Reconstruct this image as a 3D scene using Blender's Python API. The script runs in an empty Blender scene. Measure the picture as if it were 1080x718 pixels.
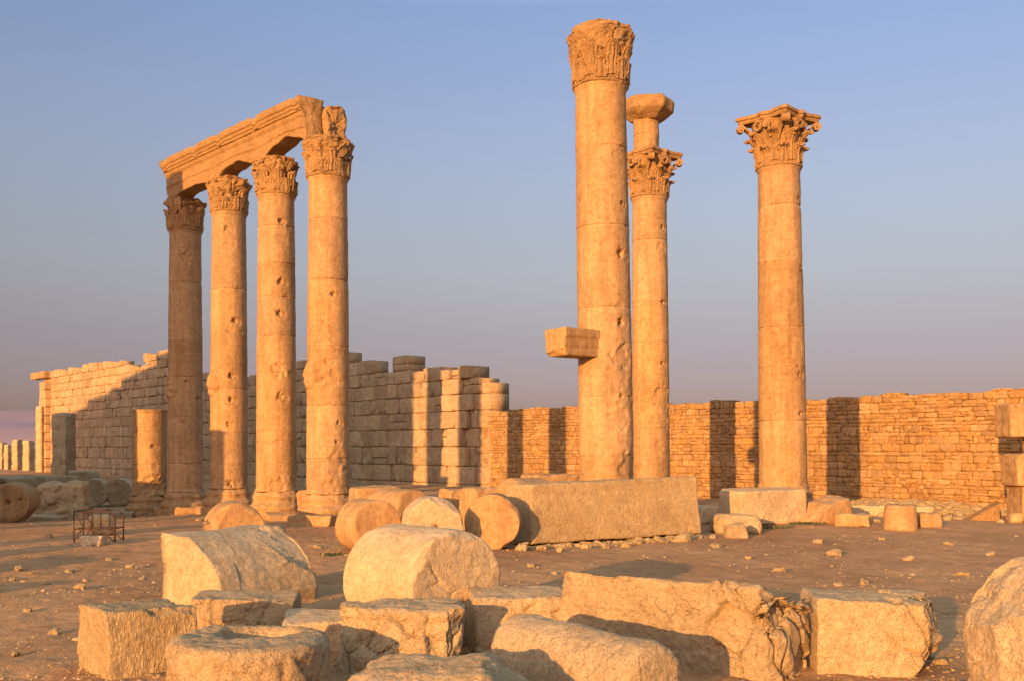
import bpy, math, random
import numpy as np
from mathutils import Vector, Matrix

# ------------------------------------------------------------------ camera, sky, sun, exposure
S = bpy.context.scene
C = S.collection
SUN_PHI, SUN_EL = math.radians(26.5), math.radians(8.2)      # sun stands behind the camera, to its left
TO_SUN = Vector((-math.sin(SUN_PHI)*math.cos(SUN_EL), -math.cos(SUN_PHI)*math.cos(SUN_EL), math.sin(SUN_EL)))
EYE, FOC, HOR = 2.6, 1100.0, 472.0

cam_d = bpy.data.cameras.new('camera'); cam = bpy.data.objects.new('camera', cam_d); C.objects.link(cam)
cam.location = (0, 0, EYE); cam.rotation_euler = (math.radians(90), 0, 0)
cam_d.sensor_width = 36; cam_d.lens = 36*FOC/1080; cam_d.shift_y = (HOR-359)/1080
cam_d.clip_end = 20000; cam_d.clip_start = .1
S.camera = cam

w = bpy.data.worlds.new('World'); S.world = w; w.use_nodes = True
nt = w.node_tree; nt.nodes.clear()
out = nt.nodes.new('ShaderNodeOutputWorld'); bg = nt.nodes.new('ShaderNodeBackground')
sky = nt.nodes.new('ShaderNodeTexSky'); sky.sky_type = 'NISHITA'; sky.sun_disc = False
sky.sun_elevation = SUN_EL; sky.sun_rotation = math.pi + SUN_PHI
sky.air_density = 1.0; sky.dust_density = 1.6; sky.ozone_density = 2.2
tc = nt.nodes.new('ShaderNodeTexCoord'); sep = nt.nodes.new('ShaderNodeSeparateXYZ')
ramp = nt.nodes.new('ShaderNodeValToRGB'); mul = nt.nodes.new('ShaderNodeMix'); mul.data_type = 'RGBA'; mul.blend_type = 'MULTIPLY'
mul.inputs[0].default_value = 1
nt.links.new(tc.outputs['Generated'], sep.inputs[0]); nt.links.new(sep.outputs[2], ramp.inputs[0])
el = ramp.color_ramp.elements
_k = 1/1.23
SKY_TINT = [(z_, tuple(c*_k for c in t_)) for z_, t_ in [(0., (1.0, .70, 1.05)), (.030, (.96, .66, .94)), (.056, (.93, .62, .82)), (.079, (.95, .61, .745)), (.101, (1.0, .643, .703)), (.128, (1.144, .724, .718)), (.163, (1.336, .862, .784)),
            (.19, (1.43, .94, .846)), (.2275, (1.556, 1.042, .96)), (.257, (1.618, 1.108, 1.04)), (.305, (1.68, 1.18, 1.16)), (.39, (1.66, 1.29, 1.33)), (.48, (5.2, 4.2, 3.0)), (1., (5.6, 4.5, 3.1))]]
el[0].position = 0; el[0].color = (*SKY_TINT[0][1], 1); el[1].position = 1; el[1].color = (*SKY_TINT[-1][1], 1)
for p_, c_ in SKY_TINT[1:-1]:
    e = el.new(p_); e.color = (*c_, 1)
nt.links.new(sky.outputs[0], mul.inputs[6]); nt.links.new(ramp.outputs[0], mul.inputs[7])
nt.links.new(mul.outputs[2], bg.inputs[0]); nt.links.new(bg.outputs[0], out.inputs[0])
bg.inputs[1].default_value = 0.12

sun_d = bpy.data.lights.new('sun', 'SUN'); sun = bpy.data.objects.new('sun', sun_d); C.objects.link(sun)
sun_d.energy = 4.7; sun_d.angle = math.radians(.53); sun_d.color = (1, .52, .16)
sun.rotation_euler = (-TO_SUN).to_track_quat('-Z', 'Y').to_euler()
S.view_settings.view_transform = 'Standard'; S.view_settings.look = 'None'
S.view_settings.exposure = 0.78; S.view_settings.gamma = 1; S.view_settings.use_curve_mapping = False

# ------------------------------------------------------------------ numeric helpers
_rs = np.random.RandomState(7)
PERM = np.concatenate([_rs.permutation(256)]*3)
GRAD = _rs.normal(size=(256, 3)); GRAD /= np.linalg.norm(GRAD, axis=1)[:, None]

def perlin(p):
    p = np.asarray(p, float)
    i = np.floor(p).astype(int); f = p-i; u = f*f*f*(f*(f*6-15)+10); i &= 255
    o = np.zeros(len(p))
    for dx in (0, 1):
        wx = u[:, 0] if dx else 1-u[:, 0]
        for dy in (0, 1):
            wy = u[:, 1] if dy else 1-u[:, 1]
            for dz in (0, 1):
                wz = u[:, 2] if dz else 1-u[:, 2]
                h = PERM[PERM[PERM[i[:, 0]+dx]+i[:, 1]+dy]+i[:, 2]+dz]
                o += wx*wy*wz*(((f-(dx, dy, dz))*GRAD[h]).sum(1))
    return o*1.5

def fbm(p, octv=4, gain=.5):
    p = np.asarray(p, float); a = 1; o = 0
    for k in range(octv):
        o = o+a*perlin(p+k*17.3); p = p*2.07; a *= gain
    return o

def sstep(a, b, x):
    t = np.clip((x-a)/(b-a), 0, 1); return t*t*(3-2*t)

def gx(px, Y): return (px-540)*Y/FOC
def gz(py, Y): return EYE-(py-HOR)*Y/FOC

def ground_z(X, Y):
    X = np.asarray(X, float); Y = np.asarray(Y, float)
    z = -.62*sstep(9, 19, -X)*sstep(33, 50, Y)
    z = z+.28*np.exp(-(((X-9.6)/4.2)**2+((Y-36)/3.2)**2))
    z = z+.30*np.exp(-(((X-17)/6)**2+((Y-44.5)/3.5)**2))
    near = np.exp(-((np.maximum(np.abs(X)-25, 0)/30)**2+(np.maximum(Y-70, 0)/60)**2))
    p = np.stack([X.ravel(), Y.ravel(), np.zeros(X.size)], 1)
    n = (.10*perlin(p*.17+3.1)+.035*fbm(p*.9, 3)).reshape(X.shape)
    return z+n*near*.8

def gz1(X, Y): return float(ground_z(np.array([X]), np.array([Y]))[0])

def vnormals(v, f):
    n = np.zeros_like(v)
    f = np.asarray(f)
    if f.shape[1] == 4:
        fn = np.cross(v[f[:, 2]]-v[f[:, 0]], v[f[:, 3]]-v[f[:, 1]])
    else:
        fn = np.cross(v[f[:, 1]]-v[f[:, 0]], v[f[:, 2]]-v[f[:, 0]])
    for k in range(f.shape[1]): np.add.at(n, f[:, k], fn)
    return n/(np.linalg.norm(n, axis=1)[:, None]+1e-12)

def mk(name, v, faces, mat, parent=None, loc=(0, 0, 0), smooth=True, tint=None):
    if tint is None and mat.name in ('column_limestone', 'ashlar_limestone', 'rubble_limestone', 'field_stone'): tint = np.full(len(v), .5)
    me = bpy.data.meshes.new(name)
    v = np.asarray(v, np.float32); fs = [np.asarray(f) for f in (faces if isinstance(faces, list) else [faces]) if len(f)]
    lens = np.concatenate([np.full(len(f), f.shape[1]) for f in fs]); loops = np.concatenate([f.ravel() for f in fs]).astype(np.int32)
    me.vertices.add(len(v)); me.vertices.foreach_set('co', v.ravel()); me.loops.add(len(loops)); me.loops.foreach_set('vertex_index', loops)
    me.polygons.add(len(lens)); me.polygons.foreach_set('loop_start', np.concatenate([[0], np.cumsum(lens)[:-1]]).astype(np.int32))
    me.update(calc_edges=True); me.validate()
    me.polygons.foreach_set('use_smooth', [smooth]*len(me.polygons))
    if tint is not None:
        a = me.attributes.new('tint', 'FLOAT', 'POINT'); a.data.foreach_set('value', np.asarray(tint, np.float32))
    me.materials.append(mat); me.update()
    o = bpy.data.objects.new(name, me); C.objects.link(o); o.location = loc
    if parent is not None: o.parent = parent
    return o

def tag(o, label=None, cat=None, group=None, kind=None):
    if label: o['label'] = label
    if cat: o['category'] = cat
    if group: o['group'] = group
    if kind: o['kind'] = kind
    return o

def empty(name, loc, rz=0, label=None, cat=None, group=None):
    o = bpy.data.objects.new(name, None); C.objects.link(o); o.location = loc; o.rotation_euler = (0, 0, rz)
    o.empty_display_size = .3
    return tag(o, label, cat, group)

class Acc:                       # collects pieces of ONE mesh
    def __init__(s): s.v = []; s.f4 = []; s.f3 = []; s.t = []; s.n = 0
    def add(s, v, f4=None, f3=None, t=0.5):
        v = np.asarray(v, float)
        if f4 is not None and len(f4): s.f4.append(np.asarray(f4)+s.n)
        if f3 is not None and len(f3): s.f3.append(np.asarray(f3)+s.n)
        s.v.append(v); s.t.append(np.full(len(v), t)); s.n += len(v)
    def data(s):
        return np.concatenate(s.v), ([np.concatenate(s.f4)] if s.f4 else [])+([np.concatenate(s.f3)] if s.f3 else []), np.concatenate(s.t)
    def build(s, name, mat, parent=None, loc=(0, 0, 0), smooth=True, warp=None):
        v, f, t = s.data()
        if warp is not None: v = warp(v)
        return mk(name, v, f, mat, parent, loc, smooth, t)

# ------------------------------------------------------------------ procedural materials
def stone_mat(name, c1, c2, c3, bump=.5, scale=1.0, tintamt=0.0, chisel=0.0, pits=0.3, layers=0.25, objvar=.10, rough=.92, crack=0.0, patina=.45, streak=0.0):
    m = bpy.data.materials.new(name); m.use_nodes = True; t = m.node_tree; N = t.nodes; L = t.links
    b = N['Principled BSDF']; b.inputs['Roughness'].default_value = rough
    b.inputs['Specular IOR Level'].default_value = .15
    tcn = N.new('ShaderNodeTexCoord'); oi = N.new('ShaderNodeObjectInfo')
    va = N.new('ShaderNodeVectorMath'); va.operation = 'MULTIPLY_ADD'
    cx = N.new('ShaderNodeCombineXYZ')
    for k in range(3): L.new(oi.outputs['Random'], cx.inputs[k])
    va.inputs[1].default_value = (37, 53, 71)
    L.new(cx.outputs[0], va.inputs[0]); L.new(tcn.outputs['Object'], va.inputs[2])
    P = va.outputs[0]
    def noise(sc, det=6, rg=.55, vec=P, dist=0):
        n = N.new('ShaderNodeTexNoise'); n.inputs['Scale'].default_value = sc*scale; n.inputs['Detail'].default_value = det
        n.inputs['Roughness'].default_value = rg; n.inputs['Distortion'].default_value = dist; L.new(vec, n.inputs['Vector']); return n.outputs[0]
    def ramp_(x, stops):
        r = N.new('ShaderNodeValToRGB'); L.new(x, r.inputs[0]); e = r.color_ramp.elements
        e[0].position, e[0].color = stops[0][0], (*stops[0][1], 1); e[1].position, e[1].color = stops[-1][0], (*stops[-1][1], 1)
        for p_, c_ in stops[1:-1]:
            k = e.new(p_); k.color = (*c_, 1)
        return r.outputs[0]
    def mix(a, bb, fac, mode='MIX'):
        x = N.new('ShaderNodeMix'); x.data_type = 'RGBA'; x.blend_type = mode
        if isinstance(fac, float): x.inputs[0].default_value = fac
        else: L.new(fac, x.inputs[0])
        L.new(a, x.inputs[6])
        if isinstance(bb, tuple): x.inputs[7].default_value = (*bb, 1)
        else: L.new(bb, x.inputs[7])
        return x.outputs[2]
    def math_(op, a, bb):
        x = N.new('ShaderNodeMath'); x.operation = op
        for k, q in enumerate((a, bb)):
            if isinstance(q, (int, float)): x.inputs[k].default_value = q
            else: L.new(q, x.inputs[k])
        return x.outputs[0]
    col = ramp_(noise(1.1, 8, .6, dist=.4), [(.32, c2), (.62, c1)])
    st = ramp_(noise(2.6, 9, .68, dist=.8), [(.52, (0, 0, 0)), (.72, (1, 1, 1))])
    col = mix(col, c3, math_('MULTIPLY', st, .55))
    mp = N.new('ShaderNodeMapping'); mp.inputs['Scale'].default_value = (.6, .6, 7); L.new(P, mp.inputs[0])
    bed = noise(1.6, 6, .6, mp.outputs[0])
    col = mix(col, ramp_(bed, [(.3, (.74, .72, .70)), (.6, (1.08, 1.06, 1.04))]), layers*1.6 if layers < .6 else 1.0, 'MULTIPLY')
    col = mix(col, ramp_(noise(26, 5, .7), [(.3, (.80, .78, .76)), (.6, (1.06, 1.06, 1.06))]), .75, 'MULTIPLY')
    col = mix(col, ramp_(noise(8, 8, .72, dist=.5), [(.36, (.70, .66, .60)), (.54, (1.03, 1.03, 1.03))]), .8, 'MULTIPLY')
    col = mix(col, ramp_(noise(70, 3, .8), [(.33, (.62, .58, .54)), (.50, (1.04, 1.04, 1.04))]), .7, 'MULTIPLY')
    if patina:
        pm = ramp_(noise(.55, 7, .62, dist=.6), [(.50, (0, 0, 0)), (.66, (1, 1, 1))])
        col = mix(col, mix(col, (.62, .60, .58), 1.0, 'MULTIPLY'), math_('MULTIPLY', pm, patina))
    if streak:
        mp3 = N.new('ShaderNodeMapping'); mp3.inputs['Scale'].default_value = (3.2, 3.2, .28); L.new(P, mp3.inputs[0])
        col = mix(col, ramp_(noise(1.5, 6, .6, mp3.outputs[0], .3), [(.32, (.74, .70, .66)), (.58, (1.05, 1.05, 1.05))]), streak, 'MULTIPLY')
    hs = N.new('ShaderNodeHueSaturation'); L.new(col, hs.inputs['Color'])
    v_ = math_('ADD', math_('MULTIPLY', oi.outputs['Random'], objvar*2), 1-objvar)
    if tintamt:
        at = N.new('ShaderNodeAttribute'); at.attribute_name = 'tint'
        v_ = math_('MULTIPLY', v_, math_('ADD', math_('MULTIPLY', at.outputs['Fac'], 2*tintamt), 1-tintamt))
        L.new(math_('ADD', math_('MULTIPLY', math_('FRACT', math_('MULTIPLY', at.outputs['Fac'], 7.3), 0), tintamt*.9), 1.02-tintamt*.45), hs.inputs['Saturation'])
    L.new(v_, hs.inputs['Value'])
    L.new(hs.outputs[0], b.inputs['Base Color'])
    # relief
    h = math_('ADD', math_('MULTIPLY', noise(5, 8, .62), .9), math_('MULTIPLY', noise(24, 8, .7), .42))
    h = math_('ADD', h, math_('MULTIPLY', bed, layers))
    if pits:
        vo = N.new('ShaderNodeTexVoronoi'); vo.inputs['Scale'].default_value = 17*scale; vo.inputs['Randomness'].default_value = 1
        L.new(P, vo.inputs['Vector'])
        pit = ramp_(vo.outputs['Distance'], [(.10, (0, 0, 0)), (.30, (1, 1, 1))])
        h = math_('ADD', h, math_('MULTIPLY', pit, pits*.5))
    if chisel:
        mp2 = N.new('ShaderNodeMapping'); mp2.inputs['Scale'].default_value = (9, 9, 2.4); mp2.inputs['Rotation'].default_value = (.55, .45, .3)
        L.new(P, mp2.inputs[0])
        h = math_('ADD', h, math_('MULTIPLY', noise(2.6, 4, .6, mp2.outputs[0], .6), chisel*1.6))
    if crack:
        dn = N.new('ShaderNodeTexNoise'); dn.inputs['Scale'].default_value = 3.0; dn.inputs['Detail'].default_value = 6; L.new(P, dn.inputs['Vector'])
        vm = N.new('ShaderNodeVectorMath'); vm.operation = 'MULTIPLY_ADD'; vm.inputs[1].default_value = (.5, .5, .5); L.new(dn.outputs['Color'], vm.inputs[0]); L.new(P, vm.inputs[2])
        ve = N.new('ShaderNodeTexVoronoi'); ve.feature = 'DISTANCE_TO_EDGE'; ve.inputs['Scale'].default_value = 1.7*scale; L.new(vm.outputs[0], ve.inputs['Vector'])
        line = ramp_(ve.outputs['Distance'], [(.0, (1, 1, 1)), (.022, (0, 0, 0))])
        msk = ramp_(noise(1.3, 4, .6), [(.48, (0, 0, 0)), (.60, (1, 1, 1))])
        h = math_('SUBTRACT', h, math_('MULTIPLY', math_('MULTIPLY', line, msk), crack*.8))
    bp = N.new('ShaderNodeBump'); bp.inputs['Strength'].default_value = bump; bp.inputs['Distance'].default_value = .075
    L.new(h, bp.inputs['Height']); L.new(bp.outputs[0], b.inputs['Normal'])
    return m

def plain_mat(name, col, rough=.6, metal=0, c2=None, sc=8):
    m = bpy.data.materials.new(name); m.use_nodes = True; t = m.node_tree; b = t.nodes['Principled BSDF']
    b.inputs['Roughness'].default_value = rough; b.inputs['Metallic'].default_value = metal
    n = t.nodes.new('ShaderNodeTexNoise'); n.inputs['Scale'].default_value = sc; n.inputs['Detail'].default_value = 8
    r = t.nodes.new('ShaderNodeValToRGB'); r.color_ramp.elements[0].position = .35; r.color_ramp.elements[1].position = .65
    r.color_ramp.elements[0].color = (*(c2 or tuple(x*.6 for x in col)), 1); r.color_ramp.elements[1].color = (*col, 1)
    tcn = t.nodes.new('ShaderNodeTexCoord'); t.links.new(tcn.outputs['Object'], n.inputs['Vector'])
    t.links.new(n.outputs[0], r.inputs[0]); t.links.new(r.outputs[0], b.inputs['Base Color'])
    return m

M = {}
M['column'] = stone_mat('column_limestone', (.47, .305, .165), (.43, .265, .135), (.375, .215, .105), bump=.4, pits=.10, layers=.12, scale=.9, objvar=.04, streak=.8, tintamt=.10, crack=.35)
M['capital'] = stone_mat('capital_limestone', (.45, .275, .13), (.375, .22, .10), (.28, .155, .068), bump=.9, pits=.5, layers=.1, scale=2.0, objvar=.05)
M['pale'] = stone_mat('pale_limestone', (.58, .44, .28), (.51, .37, .225), (.43, .295, .165), bump=.6, pits=.25, layers=.12, scale=1.6, crack=.5)
M['rough'] = stone_mat('rough_limestone', (.58, .43, .26), (.51, .355, .205), (.42, .28, .15), bump=.9, pits=.4, layers=.2, scale=1.9, crack=.4)
M['chisel'] = stone_mat('chiselled_limestone', (.58, .42, .24), (.51, .355, .19), (.42, .275, .145), bump=.85, pits=.3, layers=.05, chisel=.85, scale=1.7)
M['pitted'] = stone_mat('pitted_limestone', (.58, .44, .28), (.51, .37, .225), (.41, .28, .165), bump=.8, pits=.7, layers=.05, scale=1.9, crack=.3)
M['ashlar'] = stone_mat('ashlar_limestone', (.56, .395, .25), (.48, .325, .20), (.38, .245, .145), bump=.85, pits=.3, layers=.25, tintamt=.13, scale=.8, crack=.6)
M['rubble'] = stone_mat('rubble_limestone', (.445, .27, .13), (.39, .23, .105), (.32, .18, .08), bump=1.0, pits=.3, layers=.1, tintamt=.19, scale=1.4)
M['dirtstone'] = stone_mat('field_stone', (.54, .39, .215), (.45, .32, .17), (.36, .245, .125), bump=.7, pits=.3, layers=.1, scale=3, tintamt=.2)
M['rust'] = plain_mat('rusty_red_paint', (.085, .03, .022), .7, .2, (.04, .022, .018), 20)
M['weed'] = plain_mat('dry_green_weed', (.085, .095, .03), .8, 0, (.05, .06, .02), 12)

def ground_mat():
    m = bpy.data.materials.new('trodden_desert_earth'); m.use_nodes = True; t = m.node_tree; N = t.nodes; L = t.links
    b = N['Principled BSDF']; b.inputs['Roughness'].default_value = .95; b.inputs['Specular IOR Level'].default_value = .1
    g = N.new('ShaderNodeNewGeometry')
    def noise(sc, det, rg=.6, dist=0):
        n = N.new('ShaderNodeTexNoise'); n.inputs['Scale'].default_value = sc; n.inputs['Detail'].default_value = det
        n.inputs['Roughness'].default_value = rg; n.inputs['Distortion'].default_value = dist; L.new(g.outputs['Position'], n.inputs['Vector']); return n.outputs[0]
    def ramp_(x, stops):
        r = N.new('ShaderNodeValToRGB'); L.new(x, r.inputs[0]); e = r.color_ramp.elements
        e[0].position, e[0].color = stops[0][0], (*stops[0][1], 1); e[1].position, e[1].color = stops[-1][0], (*stops[-1][1], 1)
        return r.outputs[0]
    def mix(a, c, f, mode):
        x = N.new('ShaderNodeMix'); x.data_type = 'RGBA'; x.blend_type = mode
        if isinstance(f, float): x.inputs[0].default_value = f
        else: L.new(f, x.inputs[0])
        L.new(a, x.inputs[6])
        if isinstance(c, tuple): x.inputs[7].default_value = (*c, 1)
        else: L.new(c, x.inputs[7])
        return x.outputs[2]
    col = ramp_(noise(.22, 8, .6, .5), [(.34, (.36, .195, .098)), (.66, (.53, .31, .155))])
    col = mix(col, ramp_(noise(2.3, 8, .65), [(.35, (.78, .76, .75)), (.62, (1.08, 1.06, 1.05))]), 1.0, 'MULTIPLY')
    vo = N.new('ShaderNodeTexVoronoi'); vo.inputs['Scale'].default_value = 16; L.new(g.outputs['Position'], vo.inputs['Vector'])
    grit = ramp_(vo.outputs['Distance'], [(.10, (1, 1, 1)), (.26, (0, 0, 0))])
    col = mix(col, (.60, .40, .21), grit, 'MIX')
    col = mix(col, ramp_(noise(40, 4, .7), [(.3, (.72, .70, .69)), (.65, (1.1, 1.1, 1.1))]), 1.0, 'MULTIPLY')
    L.new(col, b.inputs['Base Color'])
    a = N.new('ShaderNodeMath'); a.operation = 'MULTIPLY_ADD'; a.inputs[1].default_value = .5
    L.new(noise(30, 8, .7), a.inputs[0]); L.new(noise(5, 8, .65), a.inputs[2])
    a2 = N.new('ShaderNodeMath'); a2.operation = 'MULTIPLY_ADD'; a2.inputs[1].default_value = .3; L.new(grit, a2.inputs[0]); L.new(a.outputs[0], a2.inputs[2])
    bp = N.new('ShaderNodeBump'); bp.inputs['Strength'].default_value = .8; bp.inputs['Distance'].default_value = .06
    L.new(a2.outputs[0], bp.inputs['Height']); L.new(bp.outputs[0], b.inputs['Normal'])
    return m
M['ground'] = ground_mat()

# ------------------------------------------------------------------ shape helpers
def cube_grid(nx, ny, nz):
    idx = -np.ones((nx+1, ny+1, nz+1), int)
    I, J, K = np.meshgrid(range(nx+1), range(ny+1), range(nz+1), indexing='ij')
    s = (I == 0) | (I == nx) | (J == 0) | (J == ny) | (K == 0) | (K == nz)
    idx[s] = np.arange(s.sum())
    v = np.stack([I[s]/nx-.5, J[s]/ny-.5, K[s]/nz], 1)
    F = []
    def quads(g, flip):
        q = np.stack([g[:-1, :-1], g[1:, :-1], g[1:, 1:], g[:-1, 1:]], -1).reshape(-1, 4)
        F.append(q[:, ::-1] if flip else q)
    quads(idx[:, :, 0], True); quads(idx[:, :, -1], False)
    quads(idx[:, 0, :], False); quads(idx[:, -1, :], True)
    quads(idx[0, :, :], True); quads(idx[-1, :, :], False)
    return v, np.concatenate(F)

def facets(p, n, rs, amp, crack=.025, stretch=(1, 1, 1)):
    st = np.array(stretch); q = p*st
    lo, hi = q.min(0), q.max(0); sites = lo+(hi-lo)*rs.rand(n, 3)
    q = q+.06*np.stack([perlin(q*3+9), perlin(q*3+31), perlin(q*3+57)], 1)
    d = np.linalg.norm(q[:, None, :]-sites[None], axis=2)
    o = np.argpartition(d, 1, axis=1)[:, :2]
    d0 = np.take_along_axis(d, o, 1); i0 = np.where(d0[:, 0] < d0[:, 1], o[:, 0], o[:, 1])
    gap = np.abs(d0[:, 0]-d0[:, 1])
    off = rs.uniform(-1, .6, n); g = rs.normal(size=(n, 3))*.9
    return amp*(off[i0]+((q-sites[i0])*g[i0]).sum(1))-amp*1.1*(1-sstep(0, crack, gap))

def rock_block(dims, seed, res=.05, r=.05, jit=.05, amp=.02, freq=2.2, cuts=(), frac=None, fine=.006, chips=6, cd=.10):
    """rough hewn block: x, y centred, z from 0 up"""
    rs = np.random.RandomState(seed); dims = np.array(dims, float)
    n = np.maximum(np.round(dims/res).astype(int), 3)
    v, f = cube_grid(*n); v = v*dims
    R = r*(1+.8*perlin(v*2.3+seed)); R = np.clip(R, .3*r, 2*r)[:, None]
    c = v-np.array([0, 0, dims[2]/2]); hd = dims/2
    R = np.minimum(R, hd.min()*.9)
    inner = np.clip(c, -(hd-R), hd-R); dlt = c-inner; ln = np.linalg.norm(dlt, axis=1)[:, None]+1e-9
    c = inner+dlt/ln*np.minimum(ln, R); v = c+np.array([0, 0, dims[2]/2])
    t = v/dims+np.array([.5, .5, 0]); t = np.clip(t, 0, 1)
    cj = rs.uniform(-1, 1, (2, 2, 2, 3))*jit
    for a in (0, 1):
        for b_ in (0, 1):
            for k in (0, 1):
                wgt = (t[:, 0] if a else 1-t[:, 0])*(t[:, 1] if b_ else 1-t[:, 1])*(t[:, 2] if k else 1-t[:, 2])
                v = v+wgt[:, None]*cj[a, b_, k]*np.array([1, 1, 1 if k else 0])
    for nn, d in cuts:
        nn = np.array(nn, float); nn /= np.linalg.norm(nn)
        e = v@nn-d+.05*fbm(v*2.7+seed*3, 3)
        v = v-nn*np.maximum(e, 0)[:, None]
    for k in range(chips):                                      # broken arrises and corners
        ax_ = rs.permutation(3); sg = rs.choice([-1, 1], 3); sg[ax_ == 2] = 1
        nn = np.zeros(3); nn[ax_[0]] = sg[0]; nn[ax_[1]] = sg[1]*rs.uniform(.5, 1.3); nn[ax_[2]] = rs.uniform(-.75, .75)
        if nn[2] < 0: nn[2] *= -1
        nn /= np.linalg.norm(nn)
        cor = np.array([np.sign(nn[q])*hd[q] for q in range(3)])+np.array([0, 0, hd[2]])
        d = cor@nn-rs.uniform(.35, 1)*cd*min(1.2, dims.min())
        e = v@nn-d+.045*fbm(v*4.5+seed*3+k, 3); v = v-nn*np.maximum(e, 0)[:, None]
    nrm = vnormals(v, f)
    o = amp*fbm(v*freq+seed*1.7, 4)+fine*fbm(v*14+seed, 3)
    edge = perlin(v*5+seed*5)
    v = v+nrm*o[:, None]
    if frac:
        mask, cnt, fa = frac
        v = v+nrm*(mask(v)*facets(v, cnt, rs, fa))[:, None]
    return v, f

def lathe(prof, nseg, cap=True):
    prof = np.asarray(prof, float); k = len(prof); th = np.arange(nseg)/nseg*2*np.pi
    v = np.stack([prof[:, 0:1]*np.sin(th), -prof[:, 0:1]*np.cos(th), np.repeat(prof[:, 1:2], nseg, 1)], -1).reshape(-1, 3)
    a = np.arange(k-1)[:, None]*nseg+np.arange(nseg); b_ = np.arange(k-1)[:, None]*nseg+(np.arange(nseg)+1) % nseg
    f4 = np.stack([a, b_, b_+nseg, a+nseg], -1).reshape(-1, 4)
    f3 = None
    if cap:
        v = np.concatenate([v, [[0, 0, prof[0, 1]], [0, 0, prof[-1, 1]]]]); nv = k*nseg
        i = np.arange(nseg); j = (i+1) % nseg
        f3 = np.concatenate([np.stack([j, i, np.full(nseg, nv)], 1), np.stack([(k-1)*nseg+i, (k-1)*nseg+j, np.full(nseg, nv+1)], 1)])
    return v, f4, f3

def resample(prof, step):
    prof = np.asarray(prof, float); o = [prof[0]]
    for a, b_ in zip(prof[:-1], prof[1:]):
        n = max(1, int(np.ceil(np.linalg.norm(b_-a)/step)))
        for k in range(1, n+1): o.append(a+(b_-a)*k/n)
    return np.array(o)

def drum_mesh(R, L, seed, res=.06, er=.022, amp=.013, chips=8, dents=(), cutz=None, frac=None, taper=1.0, fine=.005):
    """column drum, axis z from 0 to L"""
    rs = np.random.RandomState(seed)
    prof = resample([(.02, 0), (R-er, 0), (R-er*.3, er*.3), (R, er), (R*taper, L-er), (R*taper-er*.3, L-er*.3), (R*taper-er, L), (.02, L)], res)
    ns = int(2*np.pi*R/res)
    v, f4, f3 = lathe(prof, ns)
    nrm = vnormals(v, f4)
    v = v+nrm*(amp*fbm(v*1.9+seed*2.1, 4)+fine*fbm(v*12+seed, 3))[:, None]
    for k in range(chips):                                       # broken arrises
        a = rs.rand()*2*np.pi; zz = rs.choice([0, L]); c = np.array([R*math.sin(a), -R*math.cos(a), zz])
        nn = np.array([math.sin(a), -math.cos(a), .8*(1 if zz else -1)])+rs.normal(size=3)*.35; nn /= np.linalg.norm(nn)
        dd = c@nn-rs.uniform(.02, .13)*R
        e = v@nn-dd+.03*fbm(v*4+k, 2); v = v-nn*np.maximum(e, 0)[:, None]
    for c, r_, dp in dents:
        d = np.linalg.norm(v-np.array(c), axis=1); v = v-nrm*(dp*(1-sstep(.3*r_, r_, d)))[:, None]
    if frac:
        mask, cnt, fa = frac; v = v+nrm*(mask(v)*facets(v, cnt, rs, fa))[:, None]
    return v, f4, f3

def place(o, X, Y, sink=.05, rz=0, z=None):
    o.location = (X, Y, (gz1(X, Y) if z is None else z)-sink); o.rotation_euler.z = rz; return o

def block(name, label, X, Y, dims, rz=0, seed=1, mat='pale', cat='stone block', group=None, sink=.05, tilt=(0, 0), z=None, **kw):
    v, f = rock_block(dims, seed, **kw)
    o = mk(name, v, f, M[mat]); place(o, X, Y, sink, 0, z)
    o.rotation_euler = (math.radians(tilt[0]), math.radians(tilt[1]), math.radians(rz))
    return tag(o, label, cat, group)

def lying_drum(name, label, X, Y, n, R, L, seed, mat='pale', group='fallen column drums', sink=.06, cat='column drum', zoff=0, **kw):
    """n: horizontal direction the visible end face looks; (X, Y): foot of that face"""
    v, f4, f3 = drum_mesh(R, L, seed, **kw)
    n = np.array([n[0], n[1], 0.]); n /= np.linalg.norm(n); side = np.array([-n[1], n[0], 0]); up = np.array([0, 0, 1.])
    # local z 0 is the visible face, body runs along -n ; keep right handed
    B = np.stack([side, -up, -n], 0) if np.dot(np.cross(side, -up), -n) > 0 else np.stack([-side, -up, -n], 0)
    v = v@B
    o = mk(name, v, [f4]+([f3] if f3 is not None else []), M[mat])
    o.location = (X, Y, gz1(X, Y)+R-sink+zoff)
    return tag(o, label, cat, group)

# ------------------------------------------------------------------ ground, far hills
def axis_pts(lo, a, b_, hi, d, gr=1.16):
    mid = list(np.arange(a, b_, d)); up = [b_]; s = d
    while up[-1] < hi: s *= gr; up.append(up[-1]+s)
    dn = [a]; s = d
    while dn[-1] > lo: s *= gr; dn.append(dn[-1]-s)
    return np.array(dn[1:][::-1]+mid+up)
ang = axis_pts(-math.pi*.96, -.62, .62, math.pi*.96, .0015, 1.25); ang = ang[np.abs(ang) < math.pi*.97]
ang = np.concatenate([[-math.pi], ang])                                   # closes on itself behind the camera
rad = np.concatenate([[.3, 1, 2, 3, 4, 5, 6, 7], np.exp(np.arange(math.log(7.8), math.log(75), .0038)), 75*1.12**np.arange(1, 45)])
AA, RR = np.meshgrid(ang, rad, indexing='ij'); XX, YY = RR*np.sin(AA), RR*np.cos(AA); ZZ = ground_z(XX, YY)
q = np.stack([XX.ravel(), YY.ravel(), 0*XX.ravel()], 1)
rough = .022*perlin(q*1.1+5)+.017*perlin(q*2.6+9)+.011*perlin(q*5.5+2)+.0065*perlin(q*11+7)
rough = rough*(.55+.6*sstep(-.4, .5, perlin(q*.33+11)))
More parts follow.
